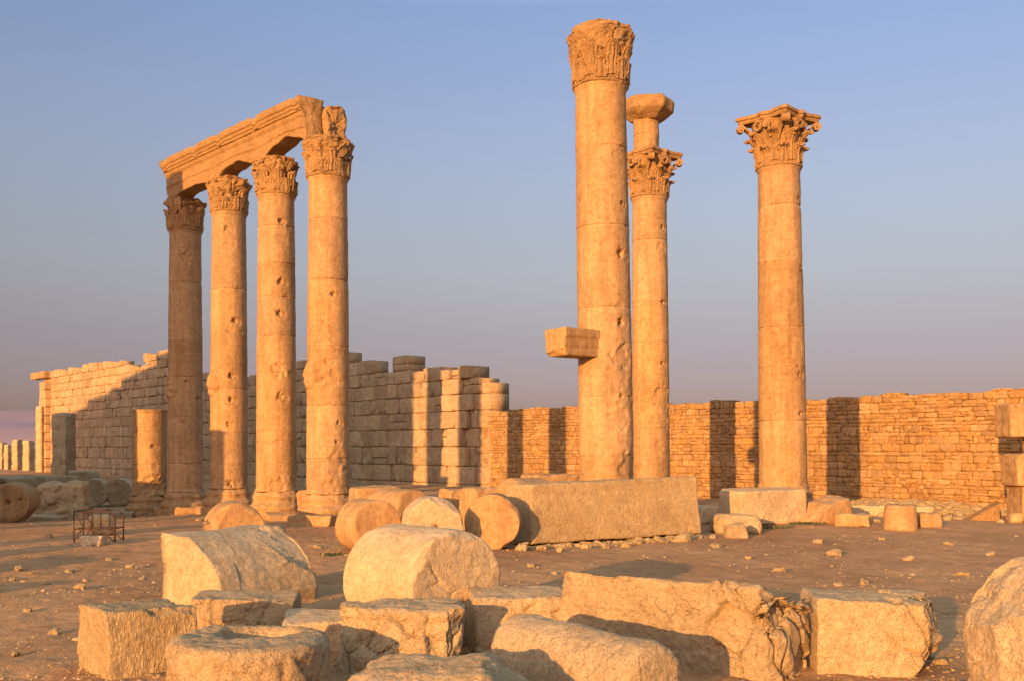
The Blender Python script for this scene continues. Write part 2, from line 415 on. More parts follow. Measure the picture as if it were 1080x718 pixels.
ZZ = ZZ+rough.reshape(XX.shape)*np.exp(-np.maximum(RR-60, 0)/15)
vv = np.stack([XX, YY, ZZ], -1).reshape(-1, 3); ii = np.arange(XX.size).reshape(XX.shape); ii = np.concatenate([ii, ii[:1]])
ff = np.stack([ii[:-1, :-1], ii[:-1, 1:], ii[1:, 1:], ii[1:, :-1]], -1).reshape(-1, 4)
vv = np.concatenate([vv, [[0, 0, float(ground_z(np.array([0.]), np.array([0.]))[0])]]]); f3g = np.stack([ii[:-1, 0], ii[1:, 0], np.full(len(ii)-1, len(vv)-1)], 1)
ff = [ff, f3g]
tag(mk('ground', vv, ff, M['ground']), kind='structure')

M['hill'] = plain_mat('dusky_hill_rock', (.23, .18, .235), .95, 0, (.19, .145, .195), .004)
hx = np.linspace(-3600, 700, 130); hy = np.linspace(0, 900, 26)
HX, HY = np.meshgrid(hx, hy, indexing='ij')
prof_h = 96+20*np.sin(HX/260+1)+34*fbm(np.stack([HX.ravel()*.0028, HY.ravel()*.0028, 0*HX.ravel()], 1), 4).reshape(HX.shape)
env = np.sin(np.clip(HY/900, 0, 1)*np.pi)**.8*sstep(700, -400, HX)
HZ = prof_h*env-3
hi_ = np.arange(HX.size).reshape(HX.shape)
tag(mk('hills', np.stack([HX, HY+2900, HZ], -1).reshape(-1, 3), np.stack([hi_[:-1, :-1], hi_[1:, :-1], hi_[1:, 1:], hi_[:-1, 1:]], -1).reshape(-1, 4), M['hill']), kind='structure')

# ------------------------------------------------------------------ masonry walls
WALL_W = np.array([-.640, .768, 0.]); WALL_N = np.array([-.768, -.640, 0.])      # along the wall (receding left), towards the court
def masonry(acc, s0, s1, courses, wid, top, depth, rs, grid, rnd, bulge, bottom=-1.0, gap=.012, skip=0., rug=.02, offs=None, clampz=False, split=0., zoff=None):
    """stones laid in courses; local frame: x along the wall, -y out of its face, z up"""
    z = bottom; k = 0
    while True:
        h = courses(k); k += 1
        if z > 40: break
        s = s0-rs.rand()*wid[0]*.5
        any_ = False
        while s < s1:
            wd = rs.uniform(*wid); e = min(s+wd, s1)
            if e-s < wid[0]*.3: e = s1
            a, b_ = max(s, s0), e; m = (a+b_)/2
            zt = z+h
            tp = top(m)
            if z+(.06 if clampz else h*.55) <= tp and b_-a > .05:
                any_ = True
                if rs.rand() >= skip:
                    if clampz: zt = min(zt, tp+rs.uniform(-.05, .04))
                    elif zt > tp-h*.3: zt = min(zt+rs.uniform(-.35, .1)*h, zt+.1*h)
                    if split and rs.rand() < split and zt-z > .2 and b_-a > .25:
                        q = z+(zt-z)*rs.uniform(.35, .65); mx = a+(b_-a)*rs.uniform(.3, .7)
                        for (c0, c1) in ((z, q), (q, zt)):
                            if rs.rand() < .4:
                                stone(acc, a+gap*.6, mx-gap*.5, c0+gap*.6, c1-gap*.5, depth, rs, grid, rnd, bulge, rug, 0.); stone(acc, mx+gap*.5, b_-gap*.6, c0+gap*.6, c1-gap*.5, depth, rs, grid, rnd, bulge, rug, 0.)
                            else: stone(acc, a+gap*.6, b_-gap*.6, c0+gap*.6, c1-gap*.5, depth, rs, grid, rnd, bulge, rug, 0.)
                    else: stone(acc, a+gap*rs.uniform(.3, 1.3), b_-gap*rs.uniform(.3, 1.3), z+gap*rs.uniform(.2, 1.2), zt-gap*rs.uniform(.2, 1.2), depth, rs, grid, rnd, bulge, rug, offs(m, z) if offs else 0.)
            s = e
        z += h
        if not any_ and z > 1: break

def stone(acc, a, b_, c, d, depth, rs, grid, rnd, bulge, rug, off):
    nx = max(2, int((b_-a)/grid)); nz = max(2, int((d-c)/grid))
    # cluster rows at the edges so the arris is rounded
    def lin(n): return np.concatenate([[0], np.linspace(0, 1, n+1)*(1-2*.0)+0, [1]])
    u = np.unique(np.concatenate([[0, rnd/(b_-a)*.5], np.linspace(rnd/(b_-a), 1-rnd/(b_-a), nx), [1-rnd/(b_-a)*.5, 1]])) if b_-a > 2.5*rnd else np.linspace(0, 1, 4)
    t = np.unique(np.concatenate([[0, rnd/(d-c)*.5], np.linspace(rnd/(d-c), 1-rnd/(d-c), nz), [1-rnd/(d-c)*.5, 1]])) if d-c > 2.5*rnd else np.linspace(0, 1, 4)
    U, T = np.meshgrid(u, t, indexing='ij'); x = a+(b_-a)*U; zz = c+(d-c)*T
    q = [rs.uniform(-1, 1)*rug*.8 for _ in range(8)]
    x = x+(q[0]*(1-U)*(1-T)+q[1]*U*(1-T)+q[2]*U*T+q[3]*(1-U)*T)*.6
    zz = zz+(q[4]*(1-U)*(1-T)+q[5]*U*(1-T)+q[6]*U*T+q[7]*(1-U)*T)*.4
    cr = np.abs(2*U-1)**5*np.abs(2*T-1)**5*(.10+.16*(perlin(np.stack([U.ravel()*1.9, T.ravel()*1.9, np.full(U.size, rs.rand()*90)], 1)).reshape(U.shape)+.5))
    kk_ = min(1.0, .30/max(min(b_-a, d-c), .01)); x = x-(x-(a+b_)/2)*cr*kk_; zz = zz-(zz-(c+d)/2)*cr*kk_
    ed = np.minimum(np.minimum(U, 1-U)*(b_-a), np.minimum(T, 1-T)*(d-c))
    fall = 1-np.sqrt(np.clip(1-(1-np.clip(ed/rnd, 0, 1))**2, 0, 1))
    base = off+rs.uniform(-1, 1)*bulge*.6
    tl = rs.uniform(-1, 1, 2)*bulge*.7
    nzv = fbm(np.stack([x.ravel()*2.2, zz.ravel()*2.2, np.full(x.size, rs.rand()*50)], 1), 3).reshape(x.shape)
    y = -base+rnd*fall-bulge*(.25+.8*nzv)*(1-fall*.5)+tl[0]*(U-.5)+tl[1]*(T-.5)
    n = len(u); mm = len(t)
    v = np.stack([x, y, zz], -1).reshape(-1, 3)
    g = np.arange(n*mm).reshape(n, mm)
    F = [np.stack([g[:-1, :-1], g[1:, :-1], g[1:, 1:], g[:-1, 1:]], -1).reshape(-1, 4)]
    per = np.concatenate([g[:, 0], g[-1, 1:], g[::-1, -1][1:], g[0, ::-1][1:-1]])
    fr = v[per].copy(); bk = v[per].copy(); bk[:, 1] = depth+rs.uniform(-.02, .02)
    npp = len(per); i = np.arange(npp); j = (i+1) % npp; o = n*mm
    F.append(np.stack([o+j, o+i, o+npp+i, o+npp+j], 1))
    tint = rs.rand()
    acc.add(np.concatenate([v, fr, bk]), np.concatenate(F), t=tint)
    # back cap and a filler of mortar behind the joints
    yb = depth+rs.uniform(-.03, .03); r0 = .09+rs.uniform(0, .03)
    if rnd < .035: r0 = .024+rs.uniform(0, .018)
    elif rnd < .08: r0 = .05+rs.uniform(0, .02)
    g_ = .028
    bx = np.array([[a-g_, r0, c-g_], [b_+g_, r0, c-g_], [b_+g_, r0, d-.02], [a-g_, r0, d-.02], [a-g_, yb, c-g_], [b_+g_, yb, c-g_], [b_+g_, yb, d-.02], [a-g_, yb, d-.02]])
    acc.add(bx, [[0, 1, 2, 3], [5, 4, 7, 6], [4, 0, 3, 7], [1, 5, 6, 2], [3, 2, 6, 7], [4, 5, 1, 0]], t=.25)

def wall_frame(o, p0, d):
    """put a local wall mesh: local x runs along d"""
    o.location = p0; o.rotation_euler.z = math.atan2(d[1], d[0]); return o

# line of the court wall: Y = 65.8 - 1.2 X ; s measured from (0, 65.8) along (+.64, -.768) to the right
WP0 = np.array([0, 65.8, 0.]); WD = np.array([.640, -.768, 0.])
def s_of_px(px):
    u = (px-540)/FOC; Y = 65.8/(1+1.2*u); return u*Y/.640
rs = np.random.RandomState(11)
# rubble wall on the right
acc = Acc()
s_a, s_b = s_of_px(508), s_of_px(1080)+16
topn = lambda s: 5.0+.05*math.sin(s*.8)+.03*math.sin(s*2.7+1)+.08*math.sin(s*.21)
hs_ = [rs.uniform(.15, .36) for _ in range(60)]
masonry(acc, s_a, s_b, lambda k: hs_[k % 60], (.16, .68), topn, .75, rs, .10, .026, .036, bottom=-.5, gap=.007, rug=.10, clampz=True, split=.40)
o = acc.build('rubble_wall', M['rubble']); wall_frame(o, WP0, WD)
tag(o, 'long low wall of small orange rubble stones behind the tall columns, running to the right edge', 'wall')

# ashlar wall on the left: tall at its far end, ruined in the middle
TOPS = [(46, 13.1), (52, 13.2), (62, 12.9), (72, 12.7), (84, 13.1), (112, 13.0), (128, 12.9), (131, 11.9), (150, 11.4), (153, 12.6), (178, 13.4), (181, 10.6), (215, 9.7),
        (262, 8.7), (300, 8.6), (313, 9.9), (326, 9.6), (345, 9.4), (368, 9.5), (371, 9.6), (382, 9.5), (384, 8.6), (400, 8.5), (428, 8.75), (430, 8.0), (464, 7.9), (466, 8.3), (497, 8.2), (499, 7.4), (512, 7.3), (532, 7.0)]
TS = [s_of_px(a) for a, _ in TOPS]; TZ = [b_ for _, b_ in TOPS]
acc = Acc()
cl = [1.28, 1.2, 1.3, 1.22, 1.18, 1.1, 1.05, .95, 1.0, .92, .98, .9, .95, .9, .9]
masonry(acc, s_of_px(47), s_of_px(518), lambda k: cl[k % 15], (.75, 2.2), lambda s: float(np.interp(s, TS, TZ))+.1+.18*math.sin(s*2.3)*math.sin(s*.9+1), 1.5, rs, .17, .05, .11, bottom=-1.1, gap=.018, rug=.075, split=.06,
        offs=lambda s, z: .35 if (s > s_of_px(466) and s < s_of_px(498)) else 0.)
tw = empty('ashlar_wall', WP0.tolist(), math.atan2(WD[1], WD[0]), 'ruined wall of large squared blocks behind the four joined columns, its far end tallest', 'wall')
acc.build('masonry', M['ashlar'], tw)
acc = Acc()                                                    # pilaster closing the far end, with its lintel stub
pa = s_of_px(48); pb = s_of_px(64)
masonry(acc, pa, pa+2.6, lambda k: 1.15, (2.4, 2.7), lambda s: 12.0, .05, rs, .3, .08, .07, bottom=-1.1, gap=.03, rug=.05, offs=lambda s, z: .8)
acc.build('pilaster', M['ashlar'], tw)
v, f = rock_block((6.2, 1.0, .95), 31, res=.16, r=.08, amp=.05)
v = v+np.array([pa-.6, -.45, 12.0]); mk('lintel', v, f, M['column'], tw, tint=np.full(len(v), .6))

# ------------------------------------------------------------------ columns
def shaft_mesh(R0, R1, H, seed, joints, dents=(), lumps=(), wear=.03):
    rs = np.random.RandomState(seed); ns = 150
    zz = list(np.arange(0, H, .04))+[H]
    for j in joints: zz += [j-.03, j-.012, j, j+.012, j+.03]
    zz = np.unique(np.round([z for z in zz if 0 <= z <= H], 4))
    t = zz/H; R = R0+(R1-R0)*(t**1.6)
    R = R+.05*np.exp(-((zz)/.09)**2)+.055*np.exp(-((H-zz)/.10)**2)            # apophyge, top fillet
    v, f4, f3 = lathe(np.stack([R, zz], 1), ns)
    nrm = vnormals(v, f4); th = np.arctan2(v[:, 0], -v[:, 1])
    o = .011*fbm(v*np.array([1, 1, 2.2])+seed*3.3, 4)+.004*fbm(v*9+seed, 2)
    for j in joints:
        dz = np.abs(v[:, 2]-j); br = sstep(-.25, .35, perlin(np.stack([th*2.2, np.full_like(th, j), np.full_like(th, seed)], 1)))
        o -= (.013+.024*br)*(1-sstep(.004, .022, dz))
        for k in range(4):
            a = rs.uniform(-np.pi, np.pi); dd = np.hypot((th-a)*R0, (v[:, 2]-j-rs.uniform(-.1, .1))*1.3)
            rr = rs.uniform(.08, .3); o -= rs.uniform(.006, .03)*(1-sstep(.4*rr, rr, dd+.10*perlin(v*7+k)))
    # low wear at the foot
    low = 1-sstep(.2, 2.2, v[:, 2]); o -= wear*low*sstep(-.1, .7, fbm(v*2.0+seed*7, 3))
    for a, z_, r_, dp in dents:
        if r_ < .3: r_ *= .62; dp *= .9
        else: dp *= .5
        dd = np.hypot((th-a)*R0, v[:, 2]-z_)+r_*.55*perlin(v*(1.6/r_)+z_)+r_*.15*perlin(v*11)
        o -= dp*(1-sstep(.55*r_, r_*1.02, dd))
        if r_ < .3:
            dd = np.hypot((th-a-1.5*r_/R0)*R0, v[:, 2]-z_+.4*r_); o -= .025*(1-sstep(.9*r_, 1.25*r_, dd))
    for a, z_, ra, rz_, hh in lumps:
        dd = np.hypot((th-a)*R0/ra, (v[:, 2]-z_)/rz_)
        o += hh*(1-sstep(.35, 1.0, dd+.35*perlin(v*4+z_)))*(1+.5*fbm(v*5+seed, 3))
    return v+nrm*o[:, None], f4, f3

def solid_sheet(G, th):
    """G: (n, m, 3) grid of points -> closed slab of thickness th"""
    n, m, _ = G.shape
    du = np.gradient(G, axis=0); dv = np.gradient(G, axis=1); nn = np.cross(du, dv); nn /= np.linalg.norm(nn, axis=2)[..., None]+1e-9
    v = np.concatenate([G.reshape(-1, 3), (G-nn*th).reshape(-1, 3)]); g = np.arange(n*m).reshape(n, m); h = g+n*m
    F = [np.stack([g[:-1, :-1], g[1:, :-1], g[1:, 1:], g[:-1, 1:]], -1).reshape(-1, 4), np.stack([h[:-1, :-1], h[:-1, 1:], h[1:, 1:], h[1:, :-1]], -1).reshape(-1, 4)]
    per = np.concatenate([g[:, 0], g[-1, 1:], g[::-1, -1][1:], g[0, ::-1][1:-1]]); q = np.roll(per, -1)
    F.append(np.stack([q, per, per+n*m, q+n*m], 1))
    return v, np.concatenate(F)

t_ = (1+5**.5)/2
IV = np.array([(-1, t_, 0), (1, t_, 0), (-1, -t_, 0), (1, -t_, 0), (0, -1, t_), (0, 1, t_), (0, -1, -t_), (0, 1, -t_), (t_, 0, -1), (t_, 0, 1), (-t_, 0, -1), (-t_, 0, 1)])/1.9
IF = np.array([(0, 11, 5), (0, 5, 1), (0, 1, 7), (0, 7, 10), (0, 10, 11), (1, 5, 9), (5, 11, 4), (11, 10, 2), (10, 7, 6), (7, 1, 8), (3, 9, 4), (3, 4, 2), (3, 2, 6), (3, 6, 8), (3, 8, 9), (4, 9, 5), (2, 4, 11), (6, 2, 10), (8, 6, 7), (9, 8, 1)])

def capital_parts(parent, z0, r0, h, ra, rot, seed, erosion=0., leaf_out=1.0):
    rs = np.random.RandomState(seed); A = Acc()
    ero = erosion > .3
    bell = lambda t: r0*(1.0+.03*np.sin(t*3)+(.30-.02*ero)*np.clip((t-.40*(1-.1*ero))/.46, 0, 1)**(1.7-.3*ero)+.05*ero)
    prof = [(.05, 0), (r0*1.07, 0)]+[(r0*1.07+.045*math.sin(a), .05-.05*math.cos(a)) for a in np.linspace(0, np.pi, 6)]
    prof += [(float(bell(t)), h*t) for t in np.linspace(.08, .87, 16)]+[(.05, h*.87)]
    v, f4, f3 = lathe(resample(prof, .045), 110); 
    if ero:
        bl = np.arange(len(v)) < len(v)-2; nn_ = vnormals(v, f4); mk_ = sstep(.16*h, .30*h, v[:, 2])
        v = v+nn_*(mk_*(facets(v, 60, rs, .07, .05)+.05*fbm(v*3+seed, 3)))[:, None]
    A.add(v, f4, f3)
    def leaf(phi, z1, hl, wa, out_, tipdrop):
        n, m = 15, 22; U, V = np.meshgrid(np.linspace(-1, 1, n), np.linspace(0, 1, m), indexing='ij')
        wd = wa*(1-.15*V)*(.90+.26*np.abs(np.sin(V*np.pi*3.5)))*np.sqrt(np.clip(1-V**5, .02, 1))
        zz = z1+hl*(V-tipdrop*np.clip((V-.78)/.22, 0, 1)**2)
        rr = bell(np.clip(zz/h, 0, .86))+.045+out_*np.clip((V-.45)/.55, 0, 1)**2
        rr = rr+.045*(1-np.abs(U))*(1-.4*V)-.05*np.abs(U)**2*(.4+V)+.026*np.cos(U*np.pi*4)
        a = phi+U*wd
        return solid_sheet(np.stack([rr*np.sin(a), -rr*np.cos(a), zz], -1), .05)
    keep = lambda p: rs.rand() > p
    for k in range(8):
        a = rot+k*np.pi/4
        if keep(erosion*.25): v, f = leaf(a, .05*h, .37*h*rs.uniform(.93, 1.05), .34, .24*leaf_out*(1-erosion*rs.uniform(.2, .9)), .16); A.add(v, f)
    for k in range(8):
        a = rot+(k+.5)*np.pi/4
        if keep(erosion*.25): v, f = leaf(a, .10*h, .58*h*rs.uniform(.95, 1.04), .30, .34*leaf_out*(1-erosion*rs.uniform(.2, .9)), .13); A.add(v, f)
    # corner volutes and inner helices
    for k in range(4):
        a = rot+np.pi/4+k*np.pi/2
        if not keep(.8 if ero else 0): continue
        cr, cz, r_ = ra*.88, .775*h, .088*h
        path = [(r0*1.06, .50*h), (r0*1.16, .60*h), (r0*1.34, .72*h), (cr-.02, cz+r_+.02)]
        for q in np.linspace(np.pi/2, np.pi/2-2*np.pi*1.35, 22):
            f_ = (np.pi/2-q)/(2*np.pi*1.35); path.append((cr+r_*(1-.68*f_)*math.cos(q), cz+r_*(1-.68*f_)*math.sin(q)))
        path = np.array(path)
        for off in (-.07, .07):
            w_ = .075
            G = np.zeros((len(path), 3, 3)); er_ = np.array([math.sin(a), -math.cos(a), 0]); et = np.array([math.cos(a), math.sin(a), 0])
            for i, (pr, pz) in enumerate(path):
                conv = 1.0 if pr < r0*1.3 else .8
                for j in range(3): G[i, j] = er_*pr+et*(off*1.0*conv*(1+1.6*max(0, 1-(pr-r0)/(ra*.8-r0)))+(j-1)*w_)+np.array([0, 0, pz])
            v, f = solid_sheet(G, .075); A.add(v, f)
        iv = IV*r_*.42*np.array([1, 1, 1]); A.add(iv+er_*cr+np.array([0, 0, cz]), None, IF)
    for k in range(4):
        for sg in (-1, 1):
            if ero: continue
            a = rot+k*np.pi/2+sg*.15; r_ = .085*h; cz = .745*h; cr = float(bell(.8))+.11
            er_ = np.array([math.sin(a), -math.cos(a), 0]); et = np.array([math.cos(a), math.sin(a), 0])
            pts = [(-sg*.0+sg*.20, .52*h), (sg*.18, .62*h), (sg*.13, .72*h)]+[(sg*(.02+.0)+sg*r_*(1-.6*i/14)*math.cos(q), cz+r_*(1-.6*i/14)*math.sin(q)) for i, q in enumerate(np.linspace(.3, 2*np.pi*1.2, 15))]
            G = np.zeros((len(pts), 3, 3))
            for i, (pt, pz) in enumerate(pts):
                rr = cr-.10*(1-i/len(pts))
                for j in range(3): G[i, j] = er_*(rr+(j-1)*.05)+et*pt+np.array([0, 0, pz])
            v, f = solid_sheet(G, .07); A.add(v, f)
    def warp(v):
        n = np.stack([fbm(v*3.1+seed+q, 4) for q in (0, 40, 80)], 1)
        n2 = np.stack([perlin(v*1.3+seed+q) for q in (5, 45, 85)], 1)
        v = v+(.012+.035*erosion)*n+erosion*.03*n2
        if erosion > .3:
            r = np.hypot(v[:, 0], v[:, 1]); th = np.arctan2(v[:, 1], v[:, 0])
            lim = bell(np.clip(v[:, 2]/h, 0, .9))+.30*leaf_out*(1-erosion*.55)*(1+.8*perlin(np.stack([th*1.6, v[:, 2]*1.4, np.full_like(r, seed)], 1)))
            over = np.maximum(r-lim, 0); sc = (r-over*.75)/np.maximum(r, 1e-6); v = v*np.stack([sc, sc, np.ones_like(sc)], 1)
        return v
    cap = A.build('capital', M['capital'], parent, (0, 0, z0), smooth=False, warp=warp)
    # abacus: square slab with hollowed sides and clipped corners
    prof = [(.10, .865*h), (.92, .865*h), (.955, .90*h), (.94, .925*h), (1.0, .94*h), (1.0, .99*h), (.98, h), (.10, h)]
    prof = resample(np.array(prof), .06); nS = 144; th = np.arange(nS)/nS*2*np.pi
    c45 = ((th) % (np.pi/2))-np.pi/4
    dc = np.abs(c45)/(np.pi/4)                            # 0 mid side, 1 corner   (corners at multiples of 90deg + rot)
    side = ra*(.66+.04*np.cos(c45*4)); sq = ra*.735/np.maximum(np.cos(c45), .5)
    hollow = sq*(1-.13*(1-dc**2)); hollow = np.minimum(hollow, ra)
    fle = .10*np.exp(-(c45/.12)**2)*ra
    Rr = (hollow+fle*.8)
    ang = th+rot+np.pi/4
    v = np.stack([np.stack([p_[0]*Rr*np.sin(ang), -p_[0]*Rr*np.cos(ang), np.full(nS, p_[1])], -1) for p_ in prof]).reshape(-1, 3)
    kk = len(prof); a = np.arange(kk-1)[:, None]*nS+np.arange(nS); b_ = np.arange(kk-1)[:, None]*nS+(np.arange(nS)+1) % nS
    f4 = np.stack([a, b_, b_+nS, a+nS], -1).reshape(-1, 4)
    v = np.concatenate([v, [[0, 0, .865*h], [0, 0, h]]]); nv = kk*nS; i = np.arange(nS); j = (i+1) % nS
    f3 = np.concatenate([np.stack([j, i, np.full(nS, nv)], 1), np.stack([(kk-1)*nS+i, (kk-1)*nS+j, np.full(nS, nv+1)], 1)])
    if erosion > .3:
        for q in range(4):                               # corners knocked off
            aa = rot+np.pi/4+q*np.pi/2+rs.uniform(-.2, .2); nn = np.array([math.sin(aa), -math.cos(aa), rs.uniform(-.1, .35)]); nn /= np.linalg.norm(nn)
            d = np.array([0, 0, h*.93])@nn+ra*rs.uniform(.62, .92)*(1.12-erosion*.22)
            e = v@nn-d+.10*fbm(v*2.5+q*9+seed, 3); v = v-nn*np.maximum(e, 0)[:, None]
        v[:, 2] -= np.where(v[:, 2] > .95*h, erosion*.10*np.maximum(0, fbm(v*1.7+seed*2, 3)+.2), 0)
    v = warp(v)
    mk('abacus', v, [f4, f3], M['capital'], cap, smooth=False)
    return cap

def base_part(parent, R, h, seed, wear=1.0, rot=0):
    prof = resample([(.05, -.1), (R*1.40, -.1), (R*1.42, .12), (R*1.38, .24), (R*1.36, .28), (R*1.42, .36), (R*1.40, .48), (R*1.24, .56), (R*1.16, .66), (R*1.18, .74), (R*1.2, .80), (R*1.10, .90), (R*1.05, h), (.05, h)], .06)
    v, f4, f3 = lathe(prof, 90)
    th = np.arctan2(v[:, 0], -v[:, 1])-rot
    low = v[:, 2] < .26
    c = ((th+np.pi/4) % (np.pi/2))-np.pi/4
    v[low, :2] *= (np.minimum(1/np.cos(c[low]), 1.3)*.97)[:, None]
    nrm = vnormals(v, f4)
    o = wear*(.06*fbm(v*1.7+seed, 4)+.10*np.minimum(0, fbm(v*1.1+seed*3, 3))+.012*fbm(v*8+seed, 2))
    return mk('base', v+nrm*o[:, None], [f4, f3], M['column'], parent)

ROT = math.radians(41)      # the courts' plan is turned about 41 degrees
def column(label, X, Y, R0, R1, ztop, caph, ra, seed, lean=0., erosion=.7, dents=(), lumps=(), njoint=6, zb=None, group=None, name='corinthian_column', leaf_out=1.0, basewear=1.0):
    zb = gz1(X, Y) if zb is None else zb
    t = empty(name, (X, Y, zb), 0, label, 'column', group); t.rotation_euler = (0, lean, 0)
    rs = np.random.RandomState(seed+500); H = ztop-caph-zb-1.0; hb = 1.0
    base_part(t, R0, hb, seed, basewear, ROT)
    js = np.cumsum(rs.uniform(1.2, 2.6, 14)); js = [j for j in js if j < H-.6]
    conv = lambda L_: [(a, z-zb-hb, *r_) for a, z, *r_ in L_]
    v, f4, f3 = shaft_mesh(R0, R1, H, seed, js, conv(dents), conv(lumps))
    cutz = np.array([0]+js+[99.]); tn = np.random.RandomState(seed+9).rand(20)
    tv = tn[np.clip(np.searchsorted(cutz, v[:, 2]+.03*perlin(v*3))-1, 0, 19)]
    mk('shaft', v, [f4, f3], M['column'], t, (0, 0, hb), tint=tv)
    capital_parts(t, hb+H, R1, caph, ra, ROT, seed, erosion, leaf_out)
    return t

def asn(fr): return math.asin(max(-.97, min(.97, fr)))
# four columns that still carry their architrave
ROWS = [  # px, Y
    (346, 36.7), (291.5, 39.3), (241.5, 42.2), (195.5, 45.6)]
LAB = ['nearest and rightmost of the four columns under the architrave, with a worn flaring capital',
       'third of the four columns under the architrave, two round holes one above the other',
       'second column from the left under the architrave, a row of holes down its lit shaft',
       'darkest of the four columns under the architrave, standing in shade at their left end']
HOLES = [
    [(.35, 263), (.5, 313, 1), (-.0, 0)],
]
def hz(py, Y): return gz(py, Y)
D4 = [(asn(.40), hz(313, 36.7), .17, .13), (asn(.62), hz(446, 36.7), .13, .08), (asn(.55), hz(466, 36.7), .13, .09), (asn(.35), hz(403, 36.7), .42, .10), (asn(.1), hz(382, 36.7), .2, .07), (asn(.45), hz(487, 36.7), .5, .08), (asn(.3), hz(514, 36.7), .35, .09)]
D3 = [(asn(.40), hz(237, 39.3), .16, .12), (asn(.42), hz(300, 39.3), .20, .13), (asn(.32), hz(333, 39.3), .20, .15), (asn(.35), hz(391, 39.3), .30, .12), (asn(.40), hz(418, 39.3), .24, .10), (asn(.5), hz(255, 39.3), .35, .05), (asn(.3), hz(511, 39.3), .35, .12)]
D2 = [(asn(.55), hz(340, 42.2), .20, .13), (asn(.35), hz(397, 42.2), .18, .15), (asn(.35), hz(422, 42.2), .18, .14), (asn(.2), hz(447, 42.2), .16, .13), (asn(.15), hz(245, 42.2), .22, .10), (asn(.25), hz(262, 42.2), .30, .05), (asn(.3), hz(509, 42.2), .22, .12)]
D1 = [(asn(.3), hz(275, 45.6), .3, .12), (asn(.35), hz(403, 45.6), .14, .09), (asn(.0), hz(450, 45.6), .34, .08), (asn(.9), hz(420, 45.6), .2, .12), (asn(.45), hz(516, 45.6), .3, .08), (asn(-.1), hz(330, 45.6), .4, .04)]
for (px, Y), lab, dn, sd, zr in zip(ROWS, LAB, (D4, D3, D2, D1), (3, 14, 25, 36), (401, 0, 407, 410)):
    X = gx(px, Y)
    lm = [(asn(-.75), hz(zr, Y)+.1,   .6, .7, .11)] if zr else []
    column(lab, X, Y, .75, .665, 13.44, 1.42, .93, sd, 0, .72, dn, lm, group='columns carrying the architrave', leaf_out=.5)

# architrave beam on the four columns
def beam(prof, L, seed, res=.11, amp=.03, arch=None, joints=(), ends=(.12, .12), fine=.012):
    pr = resample(np.array(prof+[prof[0]]), res)[:-1]; k = len(pr); n = int(L/res); xs_ = np.linspace(0, L, n+1)
    for j in joints: xs_ = np.append(xs_, [j-.05, j, j+.05])
    xs_ = np.sort(xs_); n = len(xs_)
    v = np.stack([np.repeat(xs_, k), np.tile(pr[:, 0], n), np.tile(pr[:, 1], n)], 1)
    a = np.arange(n-1)[:, None]*k+np.arange(k); b_ = np.arange(n-1)[:, None]*k+(np.arange(k)+1) % k
    f4 = np.stack([a, b_, b_+k, a+k], -1).reshape(-1, 4)
    # end caps: shrink rings towards the middle
    rings = []; c = pr.mean(0); add_v = []; F = [f4[:, ::-1]]; base = len(v); prev0 = np.arange(k); prev1 = np.arange(k)+(n-1)*k
    for sc in (.75, .5, .25, .001):
        q = c+(pr-c)*sc
        for e, x_ in ((0, 0.), (1, L)):
            add_v.append(np.stack([np.full(k, x_), q[:, 0], q[:, 1]], 1)); cur = base+np.arange(k); base += k
            pv = prev0 if e == 0 else prev1; pj = np.roll(pv, -1); cj = np.roll(cur, -1)
            qd = np.stack([pv, pj, cj, cur], 1)
            F.append(qd if e == 0 else qd[:, ::-1])
            if e == 0: prev0 = cur
            else: prev1 = cur
    v = np.concatenate([v]+add_v); f = np.concatenate(F)
    nrm = vnormals(v, f)
    o = amp*fbm(v*1.6+seed, 4)+fine*fbm(v*7+seed, 3)
    for j in joints: o -= .06*(1-sstep(.02, .06, np.abs(v[:, 0]-j)+.03*perlin(v*3)))
    v = v+nrm*o[:, None]
    v[:, 0] += np.where(v[:, 0] < .4, ends[0], np.where(v[:, 0] > L-.4, ends[1], 0))*fbm(v*1.3+seed*5, 3)
    if arch is not None: v[:, 2] += arch(v[:, 0], v[:, 1], v[:, 2])
    return v, f
P4 = np.array([gx(346, 36.7), 36.7]); P1 = np.array([gx(195.5, 45.6), 45.6]); rd = P4-P1; RL = np.linalg.norm(rd); rd /= RL
ent = empty('architrave', (P1[0], P1[1], 13.42), math.atan2(rd[1], rd[0]), 'long broken stone beam with moulded top resting on the four left columns', 'architrave')
cs = [0, RL/3*.98, RL*.66, RL]
def arch(x, y, z):
    o = np.zeros_like(x)
    for i, dp in enumerate((.10, .27, .34)):
        m = (cs[i]+cs[i+1])/2-.87*0; hw = (cs[i+1]-cs[i])/2-.55
        t = np.clip(1-((x-.42-m)/hw)**2, 0, 1)
        o += dp*t*(1-sstep(0, .6, z))*(1+.12*np.sin(x*5))
    return o-np.where(z > 1.0, .10*np.maximum(0, np.sin(x*2.3+1)+.6*np.sin(x*6.1)-.7), 0)
prof = [(.10, 0), (-.62, 0), (-.64, .42), (-.67, .44), (-.68, .80), (-.72, .83), (-.76, .92), (-.76, .98), (-.82, .99), (-.82, 1.08), (-.87, 1.10), (-.88, 1.20), (-.93, 1.22), (-.97, 1.40), (-.92, 1.47), (.10, 1.47)]
v, f = beam([(a, b_*.93) for a, b_ in prof], RL+.42-.48, 5, res=.05, amp=.018, arch=arch, joints=(cs[1]+.42, cs[2]+.42), ends=(.22, .12))
v[:, 0] -= .42
v[:, 2] = v[:, 2]*(1.10+.10*(1-v[:, 0]/RL)); mk('front_beam', v, f, M['capital'], ent)
prof = [(.88, 0), (.10, .02), (.08, 1.28), (.5, 1.34), (.85, 1.25)]
